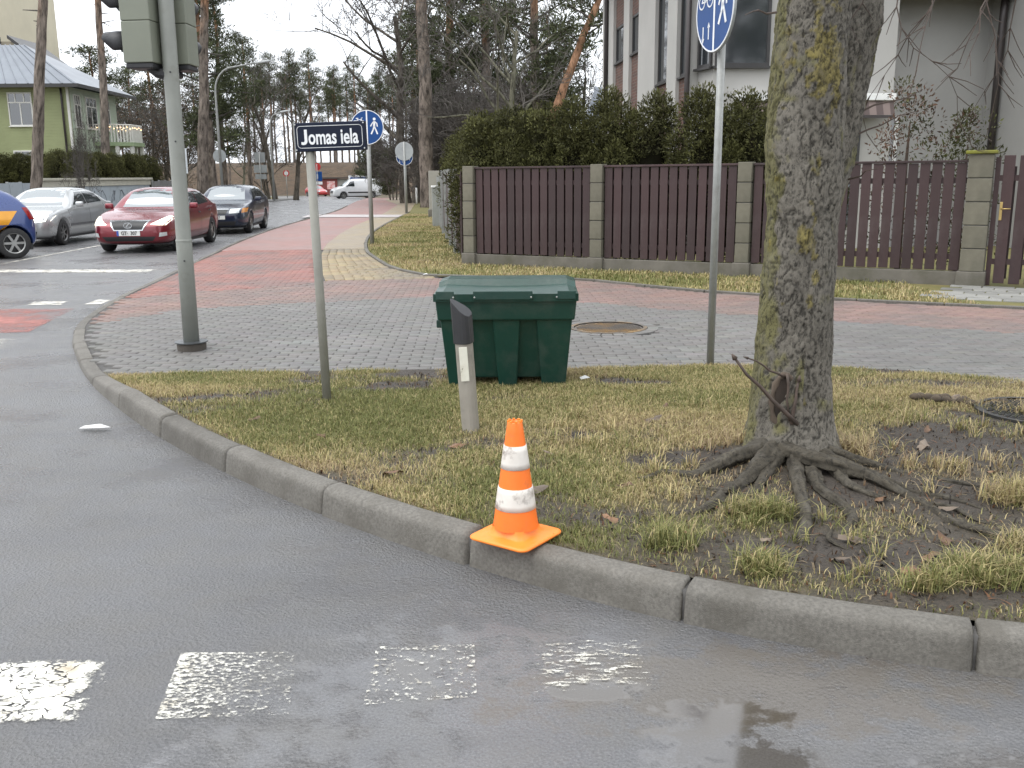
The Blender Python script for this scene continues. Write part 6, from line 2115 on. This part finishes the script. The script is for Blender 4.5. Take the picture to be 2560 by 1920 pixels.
MB().b2(-8.4, -4.6, -.87, -.78, 4.553, 4.62).build('handrail', WT, bb)

# ---- beige block of flats
BEIGE = mat('beige_render', (.58, .53, .40), (.52, .475, .36), scale=.6, rough=.85)
fb = thing('beige_flats', 'tall beige block of flats at the upper frame corner', 'building', (-39.4, 76, 0), R(1))
MB().b2(-14, 0, 0, 12, 0, 17).build('wall', BEIGE, fb)
for x in (-1.35, -4.9, -7.9):
    for z in (7.2, 10.4, 13.6):
        w_ = window(fb, Matrix.Translation((x, -.03, z + .3)), 1.9, 1.7, [('v', -.3, -.8, .8)], mat('grey_window_frame', (.2, .22, .23), rough=.5), .04)
        MB().b2(x - 1.15, x + 1.15, -.5, -.004, z - 1.55, z - .75).build('parapet', mat('parapet_brown', (.12, .10, .085), rough=.8), fb)
rfl = thing('slate_roofed_wing', 'low beige building with sloping dark roof between the flats and the green house', 'building', (-37.5, 72, 0), 0)
MB().add([(-8, -1.2, 0), (6.2, -1.2, 0), (6.2, -1.2, 8.3), (2.4, -1.2, 11.2), (-8, -1.2, 11.2), (-8, 3, 0), (6.2, 3, 0), (6.2, 3, 8.3), (2.4, 3, 11.2), (-8, 3, 11.2)],
         [(0, 1, 2, 3, 4), (9, 8, 7, 6, 5), (0, 5, 6, 1), (1, 6, 7, 2), (2, 7, 8, 3), (3, 8, 9, 4), (4, 9, 5, 0)]).build('wall', mat('tan_render', (.42, .37, .28), rough=.85), rfl)
MB().add([(2.2, -1.5, 11.36), (6.6, -1.5, 8.0), (6.6, 3.2, 8.0), (2.2, 3.2, 11.36), (2.2, -1.5, 11.6), (6.6, -1.5, 8.25), (6.6, 3.2, 8.25), (2.2, 3.2, 11.6)],
         [(3, 2, 1, 0), (4, 5, 6, 7), (0, 1, 5, 4), (1, 2, 6, 5), (2, 3, 7, 6), (3, 0, 4, 7)]).build('roof', FRAMEM, rfl)
MB().b2(-8, 1.6, -2.3, -1.22, 9.2, 11.5).build('dormer', mat('slate_grey', (.07, .07, .078), rough=.6), rfl)

# ---- street lamps and signs on the far side
LAMPW = mat('lamp_head', (.6, .62, .62), rough=.35)


def street_lamp(label, x, y, h, arm, hd):
    t = thing('street_lamp', label, 'street lamp', (x, y, float(terr(y)) + .1), 0)
    a = arm
    MB().tube([(0, 0, 0), (0, 0, h * .55), (0, 0, h * .8)] + [(a * (1 - math.cos(k * PI / 12)) * .45, 0, h * .8 + h * .17 * math.sin(k * PI / 12)) for k in range(1, 7)] + [(a, 0, h)],
              [.09, .075, .06] + [.05] * 6 + [.04], 10).build('pole', GALV, t, smooth=True)
    MB().box((a + hd * .35, 0, h + .03), (hd, .26, .12), m=Matrix.Rotation(R(-8), 4, 'Y')).build('lamp_head', LAMPW, t, bevel=.05, seg=3)


street_lamp('tall curved street lamp reaching over the road beside the dark pine', X(487, 57), 57, 8.0, 2.5, .9)
street_lamp('shorter curved street lamp further down the road', X(598, 74), 74, 6.55, .95, .75)


def back_sign(name, label, x, y, plates, post_h, cat='sign'):
    t = thing(name, label, cat, (x, y, float(terr(y)) + .1), 0)
    MB().tube([(0, -.06, 0), (0, -.06, post_h)], .035, 10).build('post', GALV, t, smooth=True)
    for kind, z, w, h, m in plates:
        mb = MB()
        if kind == 'round': mb.lathe([(0, -.01), (w / 2, -.01), (w / 2, .01), (0, .01)], 32, (0, 0, z), 'Y')
        else: mb.b2(-w / 2, w / 2, -.01, .01, z - h / 2, z + h / 2)
        mb.build('sign_plate', m, t)
    return t


back_sign('round_sign', 'grey back of a round sign on a pole at the far kerb', X(486, 58), 58, [('round', 2.85, .78, 0, SIGNBACK)], 3.2)
back_sign('stacked_sign', 'pole with three grey sign backs stacked behind the navy hatchback', X(572, 70), 70, [('rect', 3.1, .75, .7, SIGNBACK), ('rect', 2.3, .95, .55, SIGNBACK), ('rect', 1.75, .8, .35, SIGNBACK)], 3.4)
back_sign('panel_sign', 'tall white sign panel seen just beside the traffic light pole', X(404, 50), 50, [('rect', 2.4, .55, 1.25, mat('pale_sign', (.62, .66, .68), rough=.4))], 3.1)
ne = back_sign('prohibition_sign', 'small red ringed round sign far down the road', X(627, 95), 95, [('round', 2.4, .62, 0, mat('sign_red', (.5, .03, .03), rough=.4))], 2.7)
MB().lathe([(0, -.016), (.2, -.016), (.2, -.011)], 24, (0, 0, 2.4), 'Y').build('white_disc', SIGNWHITE, ne)
pk = back_sign('parking_sign', 'far pole with round red sign above a blue parking plate', X(694, 104), 104, [('round', 3.2, .8, 0, MATS['sign_red']), ('rect', 2.2, 1.0, 1.0, BLUE), ('rect', 1.5, 1.0, .3, SIGNWHITE)], 3.5)
MB().polyxz([(-.07, 1.95), (.07, 1.95), (.07, 2.45), (-.07, 2.45)], -.013).build('symbol', SIGNWHITE, pk)
wm = thing('marker_post', 'white marker post in the grass beyond the second path sign', 'post', (X(907, 56), 56, float(terr(56)) + .06))
MB().tube([(0, 0, 0), (0, 0, .95)], .06, 10).build('shaft', WHITEP, wm, smooth=True); MB().lathe([(.065, .95), (.065, 1.08), (0, 1.1)], 10).build('cap', BLACKP, wm)

# ================================================================ trees
BARK2 = colmat('tree_bark', rough=.9, spec=.15, bumpk=.6, bscale=18, grain=7.0)
TWIG2 = mat('bare_twig', (.105, .093, .082), (.072, .064, .057), scale=3, rough=.9)
BROWNL = colmat('brown_leaf', rough=.8, spec=.15, trans=.15)
NEEDLE = colmat('pine_needle', rough=.7, spec=.2, trans=.12)


def set_cols(me, f):
    n = len(me.vertices); co = np.empty(n * 3, np.float32); me.vertices.foreach_get('co', co); co = co.reshape(-1, 3)
    c4 = np.ones((n, 4), np.float32); c4[:, :3] = f(co)
    a = me.color_attributes.new('col', 'FLOAT_COLOR', 'POINT'); a.data.foreach_set('color', c4.ravel())


def pine_meshes(seed, h, c0, r0, spread, nb, orange=.45, per=34, lean=0.0, csize=.55):
    g = random.Random(seed)
    tr_, cen, rad = MB(), [], []
    n = 60
    pts = []
    ox = oy = 0
    for i in range(n + 1):
        t = i / n
        ox += g.uniform(-.03, .03); oy += g.uniform(-.03, .03)
        pts.append(Vector((ox + lean * (t ** 1.3) * h, oy, t * h - .15)))
    tr_.tube(pts, [r0 * (1.25 if i == 0 else 1) * (1 - .82 * (i / n) ** 1.2) + .01 for i in range(n + 1)], 12)
    br = MB()
    for k in range(nb):
        t = c0 + (1 - c0) * ((k + g.random()) / nb)
        i = min(n - 1, int(t * n)); b = pts[i].lerp(pts[i + 1], t * n - i)
        q = (t - c0) / (1 - c0)
        ln = spread * (1 - q ** 1.7 * .75) * (.45 + .55 * min(1, q * 4)) * g.uniform(.6, 1.15)
        a = g.uniform(0, 2 * PI)
        d = Vector((math.cos(a), math.sin(a), g.uniform(-.1, .45)))
        P_, p_ = [b], b.copy()
        for j in range(4):
            d = (d + Vector((g.uniform(-.3, .3), g.uniform(-.3, .3), g.uniform(-.12, .25)))).normalized()
            p_ = p_ + d * ln / 4; P_.append(p_.copy())
            if j >= 1:
                for c in range(g.randint(2, 3)):
                    cen.append(tuple(p_ + Vector((g.gauss(0, .32), g.gauss(0, .32), g.uniform(-.05, .35))))); rad.append(csize * g.uniform(.6, 1.15))
        br.tube(P_, [r0 * .22 * (1 - .2 * j) * (1 - .5 * q) + .012 for j in range(5)], 5, cap=False)
    # dead stubs below the crown
    for k in range(10):
        t = g.uniform(.3, max(.32, c0)); i = min(n - 1, int(t * n)); b = pts[i].lerp(pts[i + 1], t * n - i); a = g.uniform(0, 2 * PI)
        br.tube([b, b + Vector((math.cos(a), math.sin(a), g.uniform(-.2, .3))) * g.uniform(.4, 1.3)], [.035, .012], 4, cap=False)
    tm = tr_.mesh('trunk', smooth=True)

    def tc(co):
        t = np.clip((co[:, 2] / h - orange + .25 * (vnoise(co[:, 2] * 1.5, co[:, 0] * 3) - .5)) / .14, 0, 1)[:, None]
        k_ = (.75 + .5 * vnoise(co[:, 2] * 5, np.arctan2(co[:, 1], co[:, 0]) * 3, seed))[:, None]
        fl = fbm(np.arctan2(co[:, 1], co[:, 0]) * 5, co[:, 2] * 2.2, seed + 3, 4)[:, None]
        return (np.array((.15, .125, .105)) * (1 - t) + np.array((.27, .155, .095)) * t) * k_ * (.45 + 1.1 * fl)
    set_cols(tm, tc); tm.materials.append(BARK2)
    bm_ = br.mesh('branches'); bm_.materials.append(TWIG2)
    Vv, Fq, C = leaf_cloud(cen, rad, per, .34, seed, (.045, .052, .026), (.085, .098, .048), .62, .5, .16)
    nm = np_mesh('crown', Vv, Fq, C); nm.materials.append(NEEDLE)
    return [('trunk', tm), ('branches', bm_), ('crown', nm)]


def bare_meshes(seed, h, r0, ntop, spread, up, depth, minr, wob=.2, stems=1, leaves=0, nchild=(3, 5), base_z=.35, tone=(.10, .088, .072)):
    g = random.Random(seed)
    mt, mw_ = MB(), MB()
    for s in range(stems):
        a = g.uniform(0, 2 * PI); o = Vector((math.cos(a), math.sin(a), 0)) * (.25 * (stems > 1))
        p, d = o + Vector((0, 0, -.2)), Vector((g.uniform(-.1, .1) + (o.x if stems > 1 else 0), g.uniform(-.1, .1) + (o.y if stems > 1 else 0), 1))
        pts, rad = [p.copy()], [r0 * 1.2]
        n = 8; hh = h * g.uniform(.55, .7)
        for i in range(n):
            d = (d + Vector((g.uniform(-.12, .12), g.uniform(-.12, .12), .12))).normalized(); p = p + d * hh / n
            pts.append(p.copy()); rad.append(r0 * (1 - .62 * (i + 1) / n))
        mt.tube(pts, rad, 9, cap=False)
        for k in range(ntop):
            t = base_z + (1 - base_z) * (k + g.random()) / ntop
            i = min(n - 1, int(t * n)); b = pts[i].lerp(pts[i + 1], t * n - i); a = g.uniform(0, 2 * PI)
            dd = Vector((math.cos(a), math.sin(a), up * g.uniform(.6, 1.3)))
            grow(mt, mw_, b, dd, h * spread * g.uniform(.7, 1.15), rad[i] * .5, 1, g, 0.0, wob, nchild, minr, 1, .7, (.48, .68), depth, (6, 3))
    tm = mt.mesh('trunk', smooth=True)
    set_cols(tm, lambda co: np.array(tone) * (.75 + .5 * vnoise(co[:, 2] * 4, co[:, 0] * 6, seed))[:, None]); tm.materials.append(BARK2)
    cm_ = mw_.mesh('crown'); cm_.materials.append(TWIG2)
    out = [('trunk', tm), ('crown', cm_)]
    if leaves:
        co = np.array(mw_.v); k = np.random.default_rng(seed).integers(0, len(co), leaves)
        Vv, Fq, C = leaf_cloud(co[k], np.full(leaves, .2), 3, .13, seed, (.085, .06, .042), (.125, .085, .058), 1, 0, .6)
        lm = np_mesh('dry_leaves', Vv, Fq, C); lm.materials.append(BROWNL); out.append(('dry_leaves', lm))
    return out


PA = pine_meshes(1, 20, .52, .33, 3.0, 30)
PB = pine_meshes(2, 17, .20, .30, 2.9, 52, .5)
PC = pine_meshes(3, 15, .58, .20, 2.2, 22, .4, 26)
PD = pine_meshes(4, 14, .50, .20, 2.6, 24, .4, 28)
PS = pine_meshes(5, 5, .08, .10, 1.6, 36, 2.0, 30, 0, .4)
BA = bare_meshes(11, 16, .30, 9, .34, .75, 5, .012, .22, nchild=(2, 4))
BB = bare_meshes(12, 15, .22, 8, .30, 1.9, 4, .011, .16, nchild=(3, 4))
BC = bare_meshes(13, 9, .10, 6, .30, 1.0, 4, .009, .22, 3, 500, nchild=(4, 5), base_z=.15)
BD = bare_meshes(14, 5, .045, 6, .36, .9, 4, .008, .25, 4, 0, nchild=(4, 5), base_z=.1)
BE = bare_meshes(15, 13, .2, 11, .34, .9, 5, .010, .26, nchild=(2, 4), base_z=.3, tone=(.12, .115, .085))
print('tree tris', {k: sum(len(m.polygons) for _, m in v) for k, v in dict(PA=PA, PB=PB, PC=PC, BA=BA, BB=BB, BC=BC, BD=BD, BE=BE).items()})


def plant(kind, name, label, x, y, s=1.0, rz=None, group=None, z=None, cat='tree', sw=1.0, tilt=0.0):
    t = thing(name, label, cat, (x, y, float(terr(y)) + .05 if z is None else z), rng.uniform(0, 6) if rz is None else rz, group)
    t.scale = (s * sw, s * sw, s)
    if tilt:
        t.matrix_world = Matrix.Translation(t.location) @ Matrix.Rotation(R(tilt), 4, 'Y') @ Matrix.Rotation(t.rotation_euler.z, 4, 'Z') @ Matrix.Diagonal((s * sw, s * sw, s, 1))
    for pn, me in kind:
        o = link(pn, me, None, t)
        if pn != 'trunk': o['kind'] = 'stuff'
    return t


plant(PA, 'pine_tree', 'straight pine trunk with orange upper bark before the sheet fence at the frame edge', X(72, 33.6), 33.6, .95, 1.0, tilt=8.5, sw=.62)
plant(PA, 'pine_tree', 'pine trunk rising in front of the green house balcony', X(236, 48), 48, 1.02, 2.2, tilt=2.5, sw=.66)
plant(PA, 'pine_tree', 'thick pine trunk beside the tall street lamp', X(440, 54), 54, 1.1, 4.1, tilt=5.5, sw=.85)
plant(PB, 'pine_tree', 'dense dark pine with low crown behind the tall street lamp', X(468, 63), 63, 1.08, 3.0)
plant(PB, 'pine_tree', 'dark pine further back, right of the tall lamp pole', X(492, 76), 76, 1.0, .5, sw=.85)
plant(PD, 'pine_tree', 'round topped pine above the green house roof', X(230, 92), 92, .98, .3, sw=1.35)
plant(PD, 'pine_tree', 'pine behind the traffic light pole', X(345, 88), 88, 1.05, 1.3, sw=1.1)
plant(PD, 'pine_tree', 'pine between the green house and the traffic light', X(300, 104), 104, .95, 2.3, sw=1.2)
plant(BB, 'bare_tree', 'tall bare tree with upright branches above the far lamp', X(600, 82), 82, 1.05, 1.0)
plant(BB, 'bare_tree', 'bare tree with spreading upright branches above the street name sign', X(645, 86), 86, .92, 3.5, sw=1.2)
plant(BA, 'bare_tree', 'large bare tree with black branching crown left of the pine trunk', X(884, 60), 60, 1.12, 2.5)
plant(BA, 'bare_tree', 'bare tree behind the round path sign post', X(905, 66), 66, 1.05, 5.0)
plant(PA, 'pine_tree', 'thick reddish pine trunk beside the side fence end', X(930, 49.2), 49.2, 1.1, 3.3)
plant(PB, 'pine_tree', 'pine crown high above the hedge corner', X(985, 62), 62, 1.12, 1.0, sw=1.1)
plant(PB, 'pine_tree', 'dark pine crown above the middle of the hedge', X(1170, 47), 47, .98, 2.0, sw=1.0)
plant(BE, 'bare_tree', 'lichen grey bare tree standing right behind the hedge', X(1105, 42), 42, 1.05, 1.0)
plant(PB, 'pine_tree', 'pine with green crown above the second hedge bush', X(1062, 60), 60, 1.1, 4.0, sw=1.1)
plant(BB, 'bare_tree', 'bare tree with many vertical branches behind the hedge', X(1035, 80), 80, 1.1, 2.0)
LEAN = pine_meshes(8, 14, .5, .24, 2.2, 26, .1, 22, .42, .42)
plant(LEAN, 'leaning_pine', 'orange barked pine leaning across beside the grey house', X(1150, 44), 44, 1.0, R(-8))
plant(PB, 'pine_tree', 'green pine crown above the pine trunk at the side fence end', X(925, 78), 78, 1.15, 2.0)
plant(PD, 'pine_tree', 'slim pine behind the stacked sign backs', X(548, 84), 84, .95, 1.0)
plant(PS, 'spruce_bush', 'dark evergreen bush beside the white van', X(815, 100), 100, 1.15, 1.0)
plant(PS, 'spruce_bush', 'dark low evergreen at the foot of the big bare tree', X(850, 92), 92, .9, 3.0)
thick = [(590, 88, 'brown leafed thicket at the foot of the far street lamp'), (350, 66, 'brown leafed thicket just left of the traffic light pole'), (380, 72, 'brown leafed thicket behind the traffic light pole'),
         (405, 78, 'brown leafed thicket between traffic light pole and thick pine trunk'), (310, 74, 'brown leafed thicket beyond the green house balcony')]
for i, (px, y, l) in enumerate(thick):
    plant(BC, 'thicket', l, X(px, y), y, rng.uniform(.9, 1.2), group='brown thickets beyond the road', cat='bush')
brush = [(860, 75), (900, 72), (950, 60), (985, 58), (1015, 55), (1050, 56), (1085, 54), (1125, 52), (1160, 50), (1000, 66), (1195, 60)]
for i, (px, y) in enumerate(brush):
    plant(BD, 'brushwood', 'grey leafless brushwood behind the hedge and side fence', X(px, y), y, rng.uniform(1.1, 1.6), group='leafless brushwood clumps', cat='bush')
g9 = random.Random(21)
for i in range(36):
    px = 545 + (975 - 545) * (i + g9.random()) / 36; y = g9.uniform(152, 200)
    z = 3.9
    plant((PC, PD, PC, PC)[i % 4], 'far_pine', 'slender tree of the far wood on the embankment', X(px, y), y, g9.uniform(.85, 1.15), group='trees of the far wood on the embankment', z=z)
for i in range(14):
    px = 900 + 380 * (i + g9.random()) / 14; y = g9.uniform(75, 125)
    plant((PD, BB, PC, BE)[i % 4], 'wood_tree', 'tree of the dense wood behind the hedge', X(px, y), y, g9.uniform(.95, 1.2), group='trees of the wood behind the hedge')
for i in range(14):
    px = 150 + 390 * (i + g9.random()) / 14; y = g9.uniform(95, 135)
    plant((PD, BE, PC, BB)[i % 4], 'wood_tree', 'tree of the wood behind the green house', X(px, y), y, g9.uniform(.8, 1.0), group='trees of the wood behind the green house')
for i, (x_, y_, kd) in enumerate(((9.5, -17, PB), (14, -19, PB), (19, -16, PB), (5, -22, PB), (24, -20, PB))):
    plant(kd, 'street_pine', 'pine across the side street, mirrored in the bay window', x_, y_, 1.0, group='pines mirrored in the bay window')
yb = thing('young_tree', 'thin young bare tree before the graffiti wall', 'tree', (X(192, 36), 36, .1))
for pn, me in BD[:2]: link(pn, me, None, yb)
yb.scale = (.25, .25, .9)
# hedge below the green house
for i in range(15):
    y = 41.5 + i * .75
    thuja('dark thuja bush in the hedge below the green house', -19.3 - .25 * (i % 2), y, 1.02, 1.0, i, 'hedge below the green house')
for i in range(7):
    thuja('dark thuja bush in the hedge below the green house', X(8 + i * 22, 46), 46.5 + .2 * (i % 2), 1.02, 1.05, i, 'hedge below the green house')
